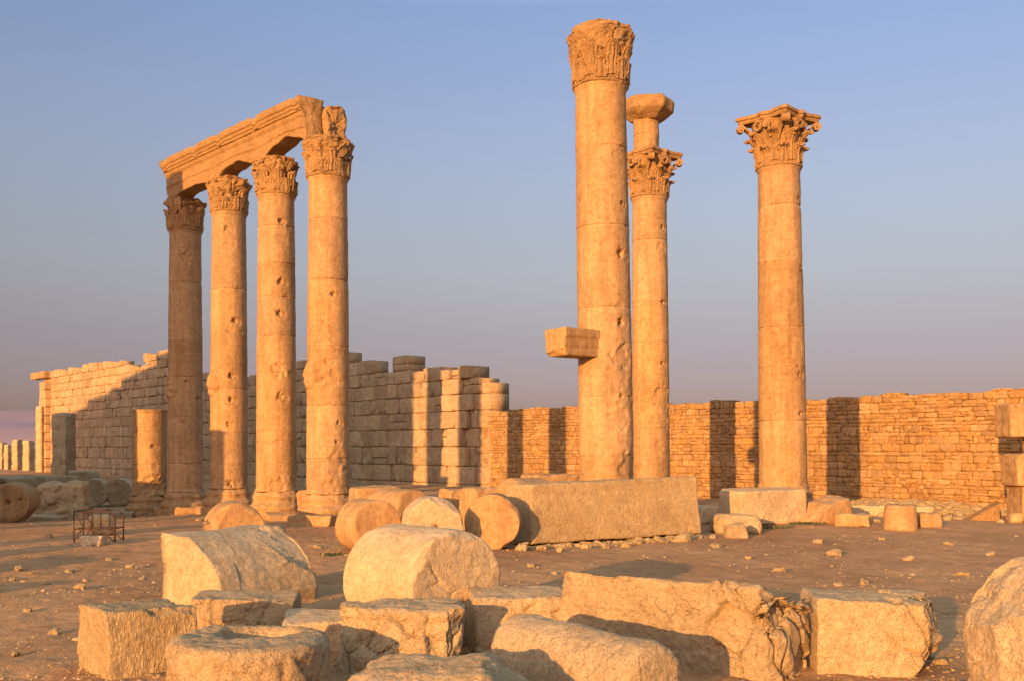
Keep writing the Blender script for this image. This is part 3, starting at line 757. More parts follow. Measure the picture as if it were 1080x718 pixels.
v, f = beam(prof, 1.5, 8, res=.07, amp=.05, ends=(.3, .25)); n_ = vnormals(v, f); v = v+n_*facets(v, 30, np.random.RandomState(3), .05)[:, None]; v[:, 0] += RL-1.62
mk('rear_beam', v, f, M['capital'], ent)

# tall column on the right of the middle, with a statue bracket
Y = 31.3; X = gx(641, Y)
T640 = [(asn(.55), hz(343, Y), .22, .20), (asn(.60), hz(381, Y)+.05, .42, .13), (asn(.35), hz(402, Y), .5, .06), (asn(.52), hz(418, Y), .15, .11), (asn(.42), hz(440, Y), .45, .12),
        (asn(.70), hz(219, Y), .13, .12), (asn(.62), hz(272, Y), .27, .16), (asn(.5), hz(180, Y), .5, .03), (asn(.9), hz(492, Y), .6, .16), (asn(-.2), hz(105, Y), .1, .03)]
tc_ = column('tallest column, with a stone bracket jutting from its left side and an eroded capital', X, Y, .82, .755, gz(17, Y-.9), 1.84, 1.06, 58, -.0165, .62, T640, (), leaf_out=.5)
zb = tc_.location.z
v, f = rock_block((2.0, .84, .76), 71, res=.035, r=.03, jit=.02, amp=.015, cuts=[((-.8, 0, -.7), .66)], cd=.05)
v[:, 2] += 0
# small mouldings on the bracket
v[:, 1] *= .92+.10*np.where(v[:, 2] > .50, 1, 0)+.06*np.where(v[:, 2] > .26, 1, 0)
br = mk('bracket', v, f, M['column'], tc_); br.location = (-.79, -.70, gz(375, Y-1)-zb); br.rotation_euler.z = math.radians(41.3)

# column behind it, carrying a second stub of shaft and a slab
Y = 43.0; X = gx(687, Y)
T685 = [(asn(.55), hz(384, Y), .16, .1), (asn(.62), hz(243, Y), .17, .13), (asn(.45), hz(263, Y), .25, .05), (asn(.62), hz(321, Y), .16, .13), (asn(.30), hz(470, Y), .3, .07), (asn(.5), hz(432, Y), .85, .09), (asn(.7), hz(418, Y), .6, .10)]
t685 = column('column half hidden behind the tallest one, crowned by a stub of shaft and a slab', X, Y, .77, .70, gz(154, Y-1.2), 1.86, 1.38, 69, -.006, .12, T685, ())
zt = gz(154, Y-1.2)-t685.location.z
v, f4, f3 = shaft_mesh(.53, .51, 1.45, 77, [.8]); mk('upper_shaft', v, [f4, f3], M['column'], t685, (-.12, 0, zt-.06))
prof = resample([(.05, 0), (.62, 0), (.92, .22), (1.06, .36), (1.09, .72), (1.03, .82), (.05, .84)], .05)
v, f4, f3 = lathe(prof, 80); c_ = ((np.arctan2(v[:, 0], -v[:, 1])-.5) % (np.pi/3))-np.pi/6
v[:, :2] *= (1/np.cos(c_)*.93)[:, None]; nn = vnormals(v, f4)
v = v+nn*(.05*fbm(v*1.8+3, 4)+.01*fbm(v*8, 2))[:, None]
mk('top_slab', v, [f4, f3], M['capital'], t685, (-.10, 0, zt+1.33))

# free standing column on the right
Y = 36.0; X = gx(826.5, Y)
T827 = [(asn(.75), hz(213, Y), .17, .10), (asn(.8), hz(287, Y), .2, .12), (asn(.55), hz(396, Y), .16, .08), (asn(.6), hz(436, Y), .16, .09), (asn(.3), hz(370, Y), .5, .04), (asn(-.3), hz(390, Y), .5, .04), (asn(.2), hz(236, Y), .6, .02)]
column('lone column on the right with the crispest leafy capital, before the rubble wall', X, Y, .81, .70, gz(111, Y-1.3), 1.82, 1.46, 80, -.014, .06, T827, ())

# broken column stump to the left of the row
Y = 47.6; X = gx(158, Y); zb = gz1(X, Y)
t = empty('column_stump', (X, Y, zb), 0, 'broken column stump left of the four joined columns, half lit and half in shade', 'column stump')
base_part(t, .74, 1.0, 91, 1.3, ROT)
v, f4, f3 = shaft_mesh(.75, .74, gz(432, Y)-zb-1.0, 92, [1.4, 2.9], [(asn(.5), 2.2, .2, .08), (asn(.3), .5, .5, .1), (asn(.6), .3, .4, .12)], wear=.09)
mk('shaft', v, [f4, f3], M['column'], t, (0, 0, 1.0))

# ------------------------------------------------------------------ stones in the foreground
right_mask = lambda a, b_, ax=0: (lambda v: sstep(a, b_, v[:, ax]+.12*perlin(v*3)))
allm = lambda v: np.ones(len(v))
RF = .022
G1 = 'hewn blocks scattered in the foreground'
block('stone_block', 'rough cubic block at lower left with one smooth and one chiselled side', -4.36, 12.2, (1.02, 1.1, .78), 38, 101, 'chisel', group=G1, res=RF, r=.025, jit=.04, amp=.022, freq=2.5, fine=.01)
block('stone_block', 'low flat block wedged between the cubic block and the big half round one', -3.78, 14.9, (1.5, .85, .52), 4, 102, 'rough', group=G1, res=.028, r=.025, amp=.03, frac=(lambda v: sstep(.0, -.4, v[:, 1]), 26, .03))
# half round pier fragment
def prism(section, L, res, seed, amp=.02, frac=None):
    pr = [(a, b_) for a, b_ in section]
    v, f = beam(pr, L, seed, res=res, amp=amp, ends=(.05, .08), fine=.006)
    v = np.stack([v[:, 1], v[:, 0], v[:, 2]], 1); f = f[:, ::-1]
    if frac:
        n = vnormals(v, f); v = v+n*(frac[0](v)*facets(v, frac[1], np.random.RandomState(seed), frac[2]))[:, None]
    return v, f
sec = [(0, -.05), (1.5, -.05)]+[(1.58*math.cos(a)**.7 if math.cos(a) > 0 else 0, .05+1.12*math.sin(a)) for a in np.linspace(.12, 1.1, 9)]+[(.72, 1.13), (.05, 1.18), (0, 1.12)]
v, f = prism(sec, 2.0, .03, 105, .022, (lambda v: .8*sstep(1.0, 1.6, v[:, 1]), 14, .05))
o = mk('half_round_block', v, f, M['pale']); o.location = (-5.86, 17.45, gz1(-5, 17.5)-.03); o.rotation_euler.z = math.radians(-37)
tag(o, 'big block with flat pale end and rounded back, behind the cubic block', 'stone block', G1)
# hollowed drum
prof = resample([(.02, -.05), (.76, -.05), (.80, .05), (.81, .30), (.80, .60), (.76, .67), (.70, .69), (.02, .69)], .025)
v, f4, f3 = lathe(prof, 190); nn = vnormals(v, f4)
v = v+nn*(.03*fbm(v*2.2+4, 4)+.008*fbm(v*13, 3))[:, None]
mask = sstep(.70, .5, v[:, 2]); v = v+nn*(mask*facets(v, 46, np.random.RandomState(5), .03))[:, None]
d = np.hypot((v[:, 0]-.02)/1.08, (v[:, 1]-.28)/.9); top = v[:, 2] > .6
v[:, 2] -= np.where(top, .20*(1-sstep(.30, .42, d+.02*perlin(v*6))), 0)
o = mk('hollowed_drum', v, [f4, f3], M['rough']); place(o, -2.66, 10.65, .03)
tag(o, 'upright drum with a round basin cut into its flat top, at the bottom edge', 'column drum', 'fallen column drums')
block('stone_block', 'pale flat slab lying in shade between the hollowed drum and the cracked stump', -2.45, 13.6, (1.0, 1.1, .42), 12, 107, 'pale', group=G1, res=.03, r=.06, amp=.03)
# cracked stump
v, f = rock_block((1.42, 1.15, .77), 110, res=RF, r=.10, jit=.08, amp=.035, freq=2.4, fine=.01,
                  cuts=[((-.8, -.75, .05), .74), ((.8, -.65, .02), .80), ((-.8, .7, 0), .8)], frac=(lambda v: sstep(.80, .6, v[:, 2]), 42, .05))
o = mk('cracked_stump', v, f, M['rough']); place(o, -1.28, 12.35, .04, .1); tag(o, 'squat cracked stump with flat top and rugged sides, right of the hollowed drum', 'stone block', G1)
v, f = rock_block((1.75, 1.15, .80), 111, res=RF, r=.32, jit=.10, amp=.05, freq=1.6, fine=.012, cuts=[((.55, 0, .83), .85)])
o = mk('rounded_boulder', v, f, M['rough']); place(o, -.62, 9.3, .06, math.radians(-8)); tag(o, 'rounded rough boulder cut off by the bottom edge, left of the smooth column fragment', 'boulder')
GD = 'fallen column drums'
lying_drum('column_drum', 'large drum lying behind the cracked stump, its scarred flat end turned right', -.70, 13.66, (.66, -.75), .765, 1.62, 112, 'pale', GD, .05, res=.03, er=.04, chips=11, amp=.02,
           frac=(lambda v: .8*sstep(.10, -.02, v[:, 2])*sstep(-.05, .25, fbm(v*1.7+4, 2)), 30, .025))
block('stone_block', 'block with shaded front squeezed between the cracked stump and the long broken block', .08, 13.45, (1.3, .95, .74), 9, 113, 'rough', group=G1, res=.028, r=.05, amp=.025, frac=(lambda v: .6*sstep(.0, -.4, v[:, 1]), 20, .03))
# smooth column fragment in front
v, f4, f3 = drum_mesh(.42, 2.15, 115, res=.024, er=.12, amp=.03, chips=4, taper=.96, fine=.008)
ax = np.array([.62, -.785, 0]); sd_ = np.array([.785, .62, 0]); B = np.stack([sd_, np.array([0, 0, 1.]), ax], 0)
if np.linalg.det(B) < 0: B[0] *= -1
v = v@B; o = mk('column_fragment', v, [f4, f3], M['pitted']); o.location = (.05, 11.6, .36+gz1(.8, 10.7)); tag(o, 'smooth rounded length of column shaft lying at the bottom edge before the long block', 'column fragment')
# long broken block
v, f = rock_block((2.82, .95, 1.10), 116, res=.024, r=.025, jit=.05, amp=.025, freq=1.8, fine=.008, cuts=[((0, .36, .93), .855), ((.9, -.1, .5), 1.58), ((.75, -.6, -.1), 1.24)],
                  frac=(lambda v: .10+sstep(.50, .80, v[:, 0]+.25*perlin(v*2.5)), 110, .075))
o = mk('broken_block', v, f, M['rough']); place(o, 2.05, 12.65, .05, math.radians(-35)); tag(o, 'longest foreground block, its right end shattered into jagged cracks', 'stone block', G1)
v, f = rock_block((1.58, 1.2, .88), 118, res=.024, r=.025, jit=.04, amp=.02, fine=.008, cuts=[((.8, -.30, -.5), .42), ((.85, -.4, .28), .84)],
                  frac=(lambda v: sstep(-.05, .30, v[:, 0]+.14*perlin(v*3)), 44, .075))
o = mk('broken_block', v, f, M['rough']); place(o, 4.31, 12.45, .03, math.radians(-6)); tag(o, 'single flat topped block at lower right with its right side broken away', 'stone block', G1)
v, f = rock_block((1.75, 1.1, 1.52), 120, res=.024, r=.24, jit=.06, amp=.035, fine=.011, cuts=[((-.78, 0, .62), 1.20), ((-.45, 0, .9), 1.49), ((-.9, -.5, .1), .92)], chips=4)
o = mk('upright_stone', v, f, M['pitted']); place(o, 5.70, 10.75, .05, math.radians(6)); tag(o, 'tall pitted stone with rounded shoulder cut off by the right edge of the picture', 'boulder', G1)

# ------------------------------------------------------------------ drums and blocks in the middle distance
lying_drum('column_drum', 'half buried drum between the big half round block and the base of the four columns', gx(252, 32.0), 32.0, (.45, -.9), .80, 1.5, 130, 'column', GD, .72, res=.06)
lying_drum('column_drum', 'drum lying left of the pair of round ends, its curved side lit', gx(398, 25.7), 25.7, (.52, -.85), .665, 1.25, 131, 'column', GD, .03, res=.05, chips=10)
lying_drum('column_drum', 'drum showing a clean round end just above the large scarred drum', gx(459, 25.3), 25.3, (.22, -.97), .71, 1.35, 132, 'pale', GD, .03, res=.045, chips=7, dents=(((.03, .02, 0), .07, .16),))
lying_drum('column_drum', 'drum with round weathered end beside the huge long block', gx(519, 26.3), 26.3, (-.06, -1), .705, 1.0, 133, 'column', GD, .03, res=.045, chips=5,
           frac=(lambda v: .6*sstep(.08, -.02, v[:, 2]), 16, .02))
lying_drum('column_drum', 'drum in the second line, its back showing above the clean round end', gx(436, 31.5), 31.5, (.6, -.8), .71, 1.8, 134, 'column', GD, .05, res=.06)
block('stone_block', 'flat topped block beside the foot of the rightmost architrave column', gx(393, 33.5), 33.8, (1.5, 1.3, 1.42), 20, 135, 'column', res=.07, r=.06, amp=.04)
block('stone_block', 'small block in shade between the second line drum and the weathered round end', gx(482, 35), 35.2, (.95, .9, 1.28), 30, 136, 'column', res=.07, r=.06, amp=.05)
block('stone_block', 'square block showing above the weathered round end', gx(508, 33), 33.0, (1.1, 1.0, 1.38), 35, 137, 'column', res=.07, r=.08, amp=.05)
block('long_block', 'huge long hewn block lying before the tallest column, propped on small stones', .5+.84*2.95-.54*.68, 27.2+.54*2.95+.84*.68, (5.9, 1.36, 1.62), 32.7, 138, 'chisel', res=.05, r=.06, jit=.06, amp=.03, freq=1.5, sink=-.09, tilt=(0, -.4))
lying_drum('column_drum', 'thick rounded block end leaning behind the weathered round end', gx(536, 29.5), 29.5, (-.72, -.69), .87, 1.3, 139, 'column', GD, .0, res=.05, er=.14)
block('stone_block', 'dark flat slab just showing over the huge long block, left of the tallest column', gx(580, 34), 34.6, (1.6, 1.2, 1.78), 25, 140, 'column', res=.09, r=.10, amp=.05)
GR = 'blocks strewn along the rubble wall'
block('stone_block', 'pale block at the foot of the lone right column', gx(806, 34.0), 34.2, (2.55, 1.25, 1.12), 22, 141, 'pale', group=GR, res=.05, r=.05, amp=.03, frac=(lambda v: .5*sstep(.2, -.5, v[:, 1]), 12, .03))
block('stone_block', 'lower block under the shaded side of the pale block', gx(748, 34.6), 34.8, (1.0, 1.0, .62), 10, 142, 'pale', group=GR, res=.06, r=.08, amp=.05)
block('boulder', 'low rounded boulder in front of the pale block by the lone column', gx(778, 31.9), 31.9, (1.5, 1.1, .62), -8, 143, 'rough', cat='boulder', group=GR, res=.045, r=.22, jit=.1, amp=.06)
block('boulder', 'small squarish boulder before the low rounded one', gx(776, 30.0), 30.0, (.56, .5, .45), 15, 144, 'rough', cat='boulder', group=GR, res=.04, r=.07, jit=.08, amp=.04)
block('tilted_slab', 'tilted wedge shaped slab right of the lone column', gx(868, 34.0), 34.2, (1.9, .95, .62), 28, 145, 'column', group=GR, cat='stone slab', res=.05, r=.04, amp=.03, tilt=(6, -14), cuts=[((-.5, 0, .85), .55)], sink=.0)
block('stone_block', 'low flat stone under the raised end of the tilted slab', gx(897, 33.4), 33.4, (1.05, .7, .42), -5, 146, 'column', group=GR, res=.05, r=.06, amp=.04)
block('stone_slab', 'long low slab lying parallel to the rubble wall', gx(945, 38.0), 38.5, (2.9, .9, .42), -14, 147, 'pale', group=GR, cat='stone slab', res=.06, r=.05, amp=.03)
v, f4, f3 = drum_mesh(.52, .80, 148, res=.045, er=.05, amp=.03, chips=5, taper=.9)
o = mk('small_drum', v, [f4, f3], M['column']); place(o, gx(951, 32.4), 32.5, .04); tag(o, 'small upright drum stub before the long low slab', 'column drum', GR)
block('stone_block', 'small block just right of the upright drum stub', gx(980, 33.2), 33.3, (.78, .6, .46), 8, 149, 'column', group=GR, res=.05, r=.06, amp=.03)
block('wedge_stone', 'triangular orange stone at the foot of the rubble wall near the right pier', gx(1034, 37.5), 37.6, (1.3, .7, .80), -8, 150, 'rubble', group=GR, res=.05, r=.05, amp=.03, cuts=[((-.52, 0, .85), .26)])
GF = 'flat stones lying by the column feet'
for k, (px, Y, dm, rz, lab) in enumerate([(206, 44.0, (1.5, .8, .30), 12, 'flat pale stone lying before the darkest column of the row'), (331, 35.0, (1.5, .9, .34), -10, 'flat stone lying before the foot of the rightmost architrave column'),
        (297, 37.3, (1.1, .7, .28), 25, 'flat stone lying before the third column under the architrave'), (368, 36.4, (.8, .6, .55), 40, 'squat stone just right of the rightmost architrave column'),
        (178, 46.0, (.9, .7, .42), -20, 'squat stone between the broken stump and the darkest column'), (322, 37.6, (.55, .5, 1.1), 15, 'upright stone stump between the third and fourth columns under the architrave')]):
    block('flat_stone' if k < 3 else 'squat_stone', lab, gx(px, Y), Y, dm, rz, 240+k, 'column', cat='stone', group=GF, res=.05, r=.06, amp=.04, jit=.08)
# pier of stacked blocks on the right edge
Y = 37.4
t = empty('stone_pier', (gx(1080, Y), Y, gz1(gx(1080, Y), Y)), 0, 'pier of stacked blocks at the right edge, with a dark gap under its top block', 'pier')
zb = t.location.z
for k, (x0, x1, y0, y1) in enumerate([(1070, 1108, 512, 552), (1064, 1108, 478, 512), (1084, 1110, 460, 479), (1057, 1114, 425, 461)]):
    wdt = (x1-x0)*Y/FOC; hh = (y1-y0)*Y/FOC
    v, f = rock_block((wdt, 1.3-.3*(k == 2), hh), 160+k, res=.055, r=.07, amp=.035, jit=.03)
    mk('pier_block', v, f, M['column'], t, (((x0+x1)/2-1080)*Y/FOC, 0, gz(y1, Y)-zb))
block('boulder', 'round grey stone leaning on the foot of the right pier', gx(1072, 36.2), 36.2, (.5, .45, .40), 0, 170, 'dirtstone', cat='boulder', group=GR, res=.04, r=.18, amp=.04)

# ------------------------------------------------------------------ shaded remains at the left
lying_drum('column_drum', 'drum with a square hole in its round end, at the left edge in shade', gx(8, 39.0), 39.0, (.18, -1), .75, 1.7, 180, 'column', GD, .02, res=.05, dents=(((.0, -.02, 0), .12, .2), ((.45, -.12, 0), .09, .12), ((-.45, -.12, 0), .0001, 0)))
block('boulder', 'shaggy brown block among the shaded drums at left', gx(66, 43.5), 43.6, (1.95, 1.3, 1.62), 6, 181, 'rough', cat='boulder', res=.06, r=.14, jit=.12, amp=.09, frac=(allm, 34, .06))
lying_drum('column_drum', 'farther shaded drum half hidden by the shaggy brown block', gx(98, 57), 57.0, (.25, -1), .76, 1.5, 182, 'ashlar', GD, .0, res=.07)
lying_drum('column_drum', 'shaded round drum end just left of the broken column stump', gx(124, 57.5), 57.5, (.2, -1), .76, 1.5, 183, 'ashlar', GD, .0, res=.07)
lying_drum('column_drum', 'grey drum lying behind the holed one at the left edge', gx(40, 47), 47.0, (-.8, -.6), .74, 1.7, 184, 'ashlar', GD, .0, res=.07)
block('stone_slab', 'flat pale slab on the ground between the holed drum and the shaggy block', gx(46, 42), 42.0, (1.6, 1.1, .30), -6, 185, 'pale', cat='stone slab', res=.06, amp=.02)
block('stone_slab', 'flat pale slab on the ground left of the broken column stump', gx(118, 46.6), 46.6, (2.1, 1.4, .36), 8, 186, 'pale', cat='stone slab', res=.06, amp=.03)
for k, (px, Y, dm) in enumerate([(38, 72, (2.2, 1.4, 1.3)), (62, 76, (2.6, 1.5, 1.2)), (88, 80, (2.0, 1.5, 1.5)), (14, 66, (2.2, 1.5, 1.4))]):
    block('stone_block', ['shaded block beyond the grey drum at left', 'shaded block beyond the shaggy one, under the dark pillar', 'shaded block behind the two drum ends, before the tall wall', 'shaded block farthest left, behind the holed drum'][k],
          gx(px, Y), Y, dm, 20*k, 190+k, 'ashlar', group='shaded blocks below the tall wall', res=.12, r=.10, amp=.07)
Y = 108
t = mk('square_pillar', *rock_block((1.9, 1.5, 6.9), 200, res=.16, r=.08, amp=.06, frac=(allm, 30, .06)), M['ashlar']); place(t, gx(67, Y), Y, .1, math.radians(-20)); tag(t, 'dark square pillar standing before the far end of the tall wall', 'pillar')
GP = 'far row of square pillars at the left edge'
for k, (px, wpx, ytop) in enumerate([(2, 7, 466), (18, 8, 463), (9, 5, 468), (30, 9, 464)]):
    u = (px-540)/FOC; Y = 65.8/(1+1.2*u)
    v, f = rock_block((wpx*Y/FOC, 1.1, gz(ytop, Y)+.8), 210+k, res=.2, r=.08, amp=.05, frac=(allm, 16, .05))
    o = mk('square_pillar', v, f, M['ashlar']); place(o, u*Y, Y, .2, math.radians(-20)); tag(o, 'far square pillar in the low row beyond the end of the tall wall', 'pillar', GP)
u = (44-540)/FOC; Y = 140
v, f = rock_block((7*Y/FOC, 1.2, gz(428, Y)+.8), 220, res=.2, r=.08, amp=.05); o = mk('door_jamb', v, f, M['ashlar']); place(o, u*Y, Y, .2, math.radians(-20)); tag(o, 'slender upright jamb just beyond the far end of the tall wall', 'door jamb')

# ------------------------------------------------------------------ unseen ruins added outside the frame on the left to throw the long shadows
TD = np.array([math.sin(SUN_PHI), math.cos(SUN_PHI), 0]); TP = np.array([math.cos(SUN_PHI), -math.sin(SUN_PHI), 0])
tanel = math.tan(SUN_EL)
def sun_pos(s, t): return TD*t+TP*s
t0 = 26.
occ = [(-111, 20.2), (-108, 21.0), (-91, 22.7), (-82, 24.6), (-76, 25.6), (-60, 25.0), (-52, 22), (-45, 21), (-39.4, 20.5)]  # outline of the unseen temple wall, shaped for the shade it casts
acc = Acc(); rs2 = np.random.RandomState(4)
masonry(acc, -111, -39.4, lambda k: 1.3, (2.2, 4.2), lambda s: float(np.interp(s, [a for a, _ in occ], [b_ for _, b_ in occ]))-t0*tanel, 1.6, rs2, 1.0, .1, .08, bottom=-1.3, gap=.03)
o = acc.build('temple_wall', M['ashlar']); p = sun_pos(0, t0); o.location = (p[0], p[1], 0); o.rotation_euler.z = math.atan2(TP[1], TP[0])
tag(o, 'high block wall of the temple standing left of the court', 'wall')
def shade_column(s, t_, R, ztop, lab, seed):  # unseen shaft added towards the sun to cast shade into the court
    p = sun_pos(s, t_); zb = gz1(p[0], p[1])
    v, f4, f3 = shaft_mesh(R, R*.96, ztop-zb, seed, [2.2, 4.1]); o = mk('column_shaft', v, [f4, f3], M['column']); o.location = (p[0], p[1], zb); tag(o, lab, 'column')
s1 = TP[:2]@np.array([gx(195.5, 45.6), 45.6])
shade_column(s1-.1, 17., 1.0, 16.6, 'stout bare column standing left of the court before the joined four', 301)
s2 = TP[:2]@np.array([gx(241.5, 42.2), 42.2])
shade_column(s2-.25, 19., .62, 5.1, 'short broken column standing left of the court', 302)
shade_column(TP[:2]@np.array([gx(459, 72.2), 72.2]), 20., .95, 19., 'bare column standing farthest left of the court', 303)
for k, (s, t_, dm) in enumerate([(-36.2, 20., (4.2, 1.2, 3.2)), (-20.2, 7.5, (1.7, 1.2, 1.5)), (-22.6, 9., (1.2, 1.2, 1.9)), (-17.0, 5.5, (1.0, 1.0, 1.25)), (-24.9, 9.5, (1.3, 1.1, 2.55))]):  # unseen blocks added to lay shade on drums, dirt and the caged stone
    p = sun_pos(s, t_)
    block('stone_block', ['long low piece of block wall left of the court', 'hewn block standing left of the foreground stones', 'tall hewn block left of the foreground stones', 'small hewn block left of the foreground stones', 'upright hewn block standing far left of the rusty frame'][k], p[0], p[1], dm, -26, 310+k, 'rough', res=.12, amp=.04)

# ------------------------------------------------------------------ rusty metal frame
Y = 28.6; t = empty('metal_frame', (gx(78, Y), Y, gz1(gx(98, Y), Y)), 0, 'rusty red metal cage frame with one rounded corner standing on the dirt at left', 'metal frame')
def tube(path, r, acc, n=7):
    path = np.array(path, float); k = len(path); V = []
    for i in range(k):
        d = path[min(i+1, k-1)]-path[max(i-1, 0)]; d /= np.linalg.norm(d)
        a = np.cross(d, (0, 0, 1)) if abs(d[2]) < .9 else np.cross(d, (1, 0, 0)); a /= np.linalg.norm(a); b_ = np.cross(d, a)
        for q in range(n):
            an = 2*np.pi*q/n; V.append(path[i]+r*(a*math.cos(an)+b_*math.sin(an)))
    F = [[i*n+q, i*n+(q+1) % n, (i+1)*n+(q+1) % n, (i+1)*n+q] for i in range(k-1) for q in range(n)]
    V.append(path[0]); V.append(path[-1])
    acc.add(V, F, [[(q+1) % n, q, k*n] for q in range(n)]+[[(k-1)*n+q, (k-1)*n+(q+1) % n, k*n+1] for q in range(n)])
sx = lambda zx: (zx-470)/5.98*Y/FOC; sz = lambda zy: (433-zy)/5.98*Y/FOC
arc = [(sx(680), 0, sz(240))]+[(sx(680)+(sx(730)-sx(680))*math.sin(a), 0, sz(300)+(sz(240)-sz(300))*math.cos(a)) for a in np.linspace(.2, np.pi/2, 7)]+[(sx(728), 0, sz(433))]
for dy in (0, .62):
    A = Acc(); off = np.array([0, dy, 0])
    tube(np.array([(0, 0, sz(436)), (0, 0, sz(240)), (sx(600), 0, sz(238))]+arc)+off, .022, A)
    A.build('outer_frame', M['rust'], t)
    A = Acc()
    tube(np.array([(0, 0, sz(355)), (sx(728), 0, sz(350))])+off, .016, A)
    for zx in (532, 580, 640): tube(np.array([(sx(zx), 0, sz(238)), (sx(zx), 0, sz(355))])+off, .016, A)
    tube(np.array([(sx(480), 0, sz(260)), (sx(530), 0, sz(340))])+off, .014, A); tube(np.array([(sx(474), 0, sz(425)), (sx(520), 0, sz(358))])+off, .014, A)
    tube(np.array([(sx(625), 0, sz(355)), (sx(722), 0, sz(428))])+off, .014, A)
    A.build('bars', M['rust'], t)
for x_, z_ in ((0, sz(240)), (sx(728), sz(350)), (0, sz(355)), (sx(640), sz(238))):
    A = Acc(); tube([(x_, 0, z_), (x_, .62, z_)], .016, A); A.build('cross_rail', M['rust'], t)
block('round_stone', 'round brown stone standing inside the rusty frame', gx(104.5, 30.8), 31.0, (.72, .6, .66), 10, 330, 'dirtstone', cat='boulder', res=.05, r=.3, amp=.05)
block('pale_stone', 'pale split stone lying in front of the rusty frame', gx(101, 27.7), 27.6, (.60, .40, .30), -6, 331, 'pale', cat='stone', res=.03, r=.08, amp=.04, frac=(allm, 16, .03))

# ------------------------------------------------------------------ loose stones, gravel, weeds
GL = 'loose stones on the dirt'
protos = []
for k in range(5):
    v, f = rock_block((1, .75, .55), 400+k, res=.07, r=.26, jit=.2, amp=.12, freq=1.4, frac=(allm, 16, .09))
    protos.append((v, f))
LS = [(755, 577, 13), (790, 590, 10), (822, 601, 12), (1017, 605, 12), (879, 586, 13), (959, 589, 11), (910, 615, 12), (885, 616, 10), (73, 601, 10), (20, 601, 9), (33, 604, 7), (13, 610, 8), (139, 597, 10), (48, 617, 10),
      (84, 620, 12), (90, 612, 8), (52, 567, 7), (552, 581, 16), (572, 580, 11), (590, 582, 9), (618, 579, 10), (640, 578, 8), (660, 577, 9), (700, 573, 9), (720, 571, 14), (752, 568, 8), (757, 560, 10), (335, 578, 9), (342, 586, 7),
      (975, 690, 18), (992, 697, 14), (30, 645, 11), (58, 668, 13), (18, 690, 10), (150, 610, 7), (115, 590, 8), (560, 598, 8), (585, 605, 9), (676, 592, 10), (862, 574, 8), (1045, 585, 9), (930, 570, 7), (1000, 575, 9),
      (925, 556, 8), (915, 552, 9), (1000, 549, 10), (1012, 547, 9), (1055, 551, 8), (1060, 541, 9), (990, 541, 9), (1005, 538, 11), (870, 551, 9), (230, 545, 6), (210, 548, 9), (375, 592, 8), (320, 553, 11)]
meshes = []
for v, f in protos:
    o = mk('loose_stone', v, f, M['dirtstone'], tint=np.full(len(v), .7)); meshes.append(o.data); bpy.data.objects.remove(o)
rs3 = np.random.RandomState(21)
for k, (px, py, wp) in enumerate(LS):
    Y = FOC*EYE/(py-HOR); X = gx(px, Y); sc = wp*Y/FOC
    o = bpy.data.objects.new('loose_stone', meshes[k % 5]); C.objects.link(o)
    o.location = (X, Y, gz1(X, Y)-.12*sc); o.scale = (sc, sc, sc*rs3.uniform(.7, 1.1)); o.rotation_euler = (rs3.uniform(-.2, .2), rs3.uniform(-.2, .2), rs3.rand()*6.28)
    tag(o, 'small pale stone lying loose on the brown dirt', 'stone', GL)

ico = []
NP = 11000
py_ = HOR+np.clip(52+rs3.rand(NP*3)**1.0*215, 0, 300); Yp = FOC*EYE/(py_-HOR); Xp = (rs3.rand(NP*3)*1240-80-540)*Yp/FOC
den = sstep(-.5, .6, fbm(np.stack([Xp*.35, Yp*.35, 0*Xp], 1), 3)); keep = rs3.rand(NP*3) < den*.6+.08
Xp, Yp = Xp[keep][:NP], Yp[keep][:NP]; Zp = ground_z(Xp, Yp); n_ = len(Xp)
szp = np.clip(np.exp(rs3.normal(-4.25, .55, n_)), .006, .07)
ca = rs3.rand(n_)*6.28; J = IV[None]*(1+rs3.uniform(-.3, .3, (n_, 12, 1)))*szp[:, None, None]*np.array([1, .75, .5])
Vx = J[..., 0]*np.cos(ca)[:, None]-J[..., 1]*np.sin(ca)[:, None]; Vy = J[..., 0]*np.sin(ca)[:, None]+J[..., 1]*np.cos(ca)[:, None]
PV = np.stack([Vx+Xp[:, None], Vy+Yp[:, None], J[..., 2]+Zp[:, None]+.1*szp[:, None]], -1).reshape(-1, 3)
nb = 2600                                                   # debris along the foot of the walls and under the long block
tb = rs3.rand(nb); sb = s_of_px(860)+tb*(s_of_px(1090)-s_of_px(860)); ob = np.abs(rs3.normal(0, 1.6, nb))+.1
Xb = WP0[0]+WD[0]*sb+WALL_N[0]*ob*1.9; Yb = WP0[1]+WD[1]*sb+WALL_N[1]*ob*1.9
n2 = 380; u2 = rs3.rand(n2); Xc = .4+5.2*u2+rs3.normal(0, .12, n2); Yc = 27.0+3.25*u2+rs3.normal(-.12, .22, n2)
FB = [(-4.36, 12.2, .85), (-3.8, 14.9, .8), (-4.6, 17.6, 1.3), (-2.66, 10.65, .9), (-1.28, 12.35, .85), (-.7, 14.2, 1.2), (.1, 13.4, .85), (.8, 10.7, 1.1), (2.1, 12.6, 1.4), (4.2, 12.4, .95), (5.5, 11, 1.0), (-3.6, 26, 1.1), (-1.9, 25.8, 1.0), (-.5, 26.6, .9)]
Xe = []; Ye = []
for bx_, by_, br_ in FB:
    m_ = int(70*br_); a_ = rs3.rand(m_)*6.28; d_ = br_*(.75+np.abs(rs3.normal(0, .28, m_))); Xe.append(bx_+d_*np.cos(a_)); Ye.append(by_+d_*np.sin(a_)*.8)
Xe = np.concatenate(Xe); Ye = np.concatenate(Ye)
Xd = np.concatenate([Xb, Xc, Xe]); Yd = np.concatenate([Yb, Yc, Ye]); Zd = ground_z(Xd, Yd)
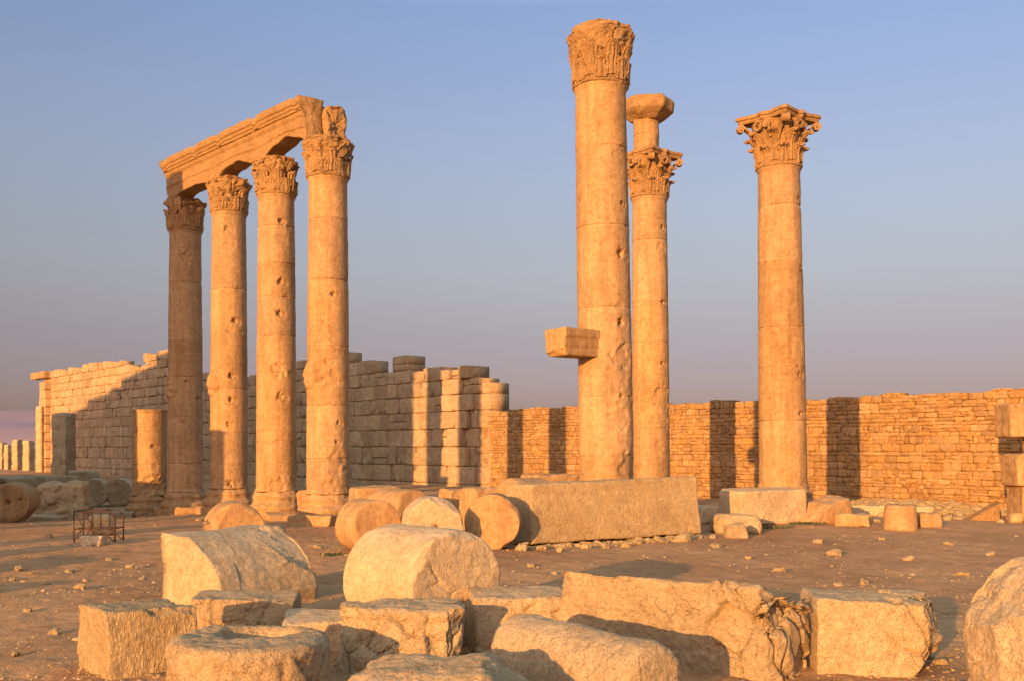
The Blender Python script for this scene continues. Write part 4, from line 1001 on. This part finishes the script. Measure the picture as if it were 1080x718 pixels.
sd2 = np.clip(np.exp(rs3.normal(-2.35, .55, len(Xd))), .03, .26); sd2[nb:] *= .65; sd2[nb+n2:] *= .42
ca = rs3.rand(len(Xd))*6.28; J = IV[None]*(1+rs3.uniform(-.3, .3, (len(Xd), 12, 1)))*sd2[:, None, None]*np.array([1, .75, .5])
Vx = J[..., 0]*np.cos(ca)[:, None]-J[..., 1]*np.sin(ca)[:, None]; Vy = J[..., 0]*np.sin(ca)[:, None]+J[..., 1]*np.cos(ca)[:, None]
PV = np.concatenate([PV, np.stack([Vx+Xd[:, None], Vy+Yd[:, None], J[..., 2]+Zd[:, None]+.1*sd2[:, None]], -1).reshape(-1, 3)]); n_ += len(Xd)
PF = (IF[None]+12*np.arange(n_)[:, None, None]).reshape(-1, 3)
tag(mk('gravel', PV, PF, M['dirtstone'], smooth=False, tint=np.repeat(rs3.rand(n_), 12)), kind='stuff')

def weed(X, Y, n, r, h, seed):
    rs = np.random.RandomState(seed); A = Acc()
    for k in range(n):
        a = rs.rand()*6.28; d = rs.rand()**.6*r; b_ = np.array([d*math.cos(a), d*math.sin(a)*.6, 0]); ln = h*rs.uniform(.5, 1.1); dr = np.array([rs.normal()*.5, rs.normal()*.5, 1]); dr /= np.linalg.norm(dr)
        sd = np.cross(dr, rs.normal(size=3)); sd /= np.linalg.norm(sd); w_ = rs.uniform(.01, .022)
        tip = b_+dr*ln; mid = b_+dr*ln*.55
        A.add([b_-sd*w_*.4, b_+sd*w_*.4, mid+sd*w_, tip, mid-sd*w_], None, [[0, 1, 2], [0, 2, 4], [4, 2, 3]])
    return A.build('weed_tuft', M['weed'], None, (X, Y, gz1(X, Y)-.01), smooth=False)
for k, (px, Y, n, r, h, lab) in enumerate([(352, 25.1, 160, .35, .10, 'low green weeds at the foot of the curved drum left of the round ends'), (812, 33.0, 260, .8, .12, 'dry green weeds below the pale block by the lone column'),
                                       (852, 33.4, 200, .6, .11, 'dry weeds before the tilted slab'), (1010, 38.6, 260, 1.1, .14, 'dry weeds along the foot of the rubble wall near the right pier')]):
    tag(weed(gx(px, Y), Y, n, r, h, 500+k), lab, 'weeds', kind='stuff')
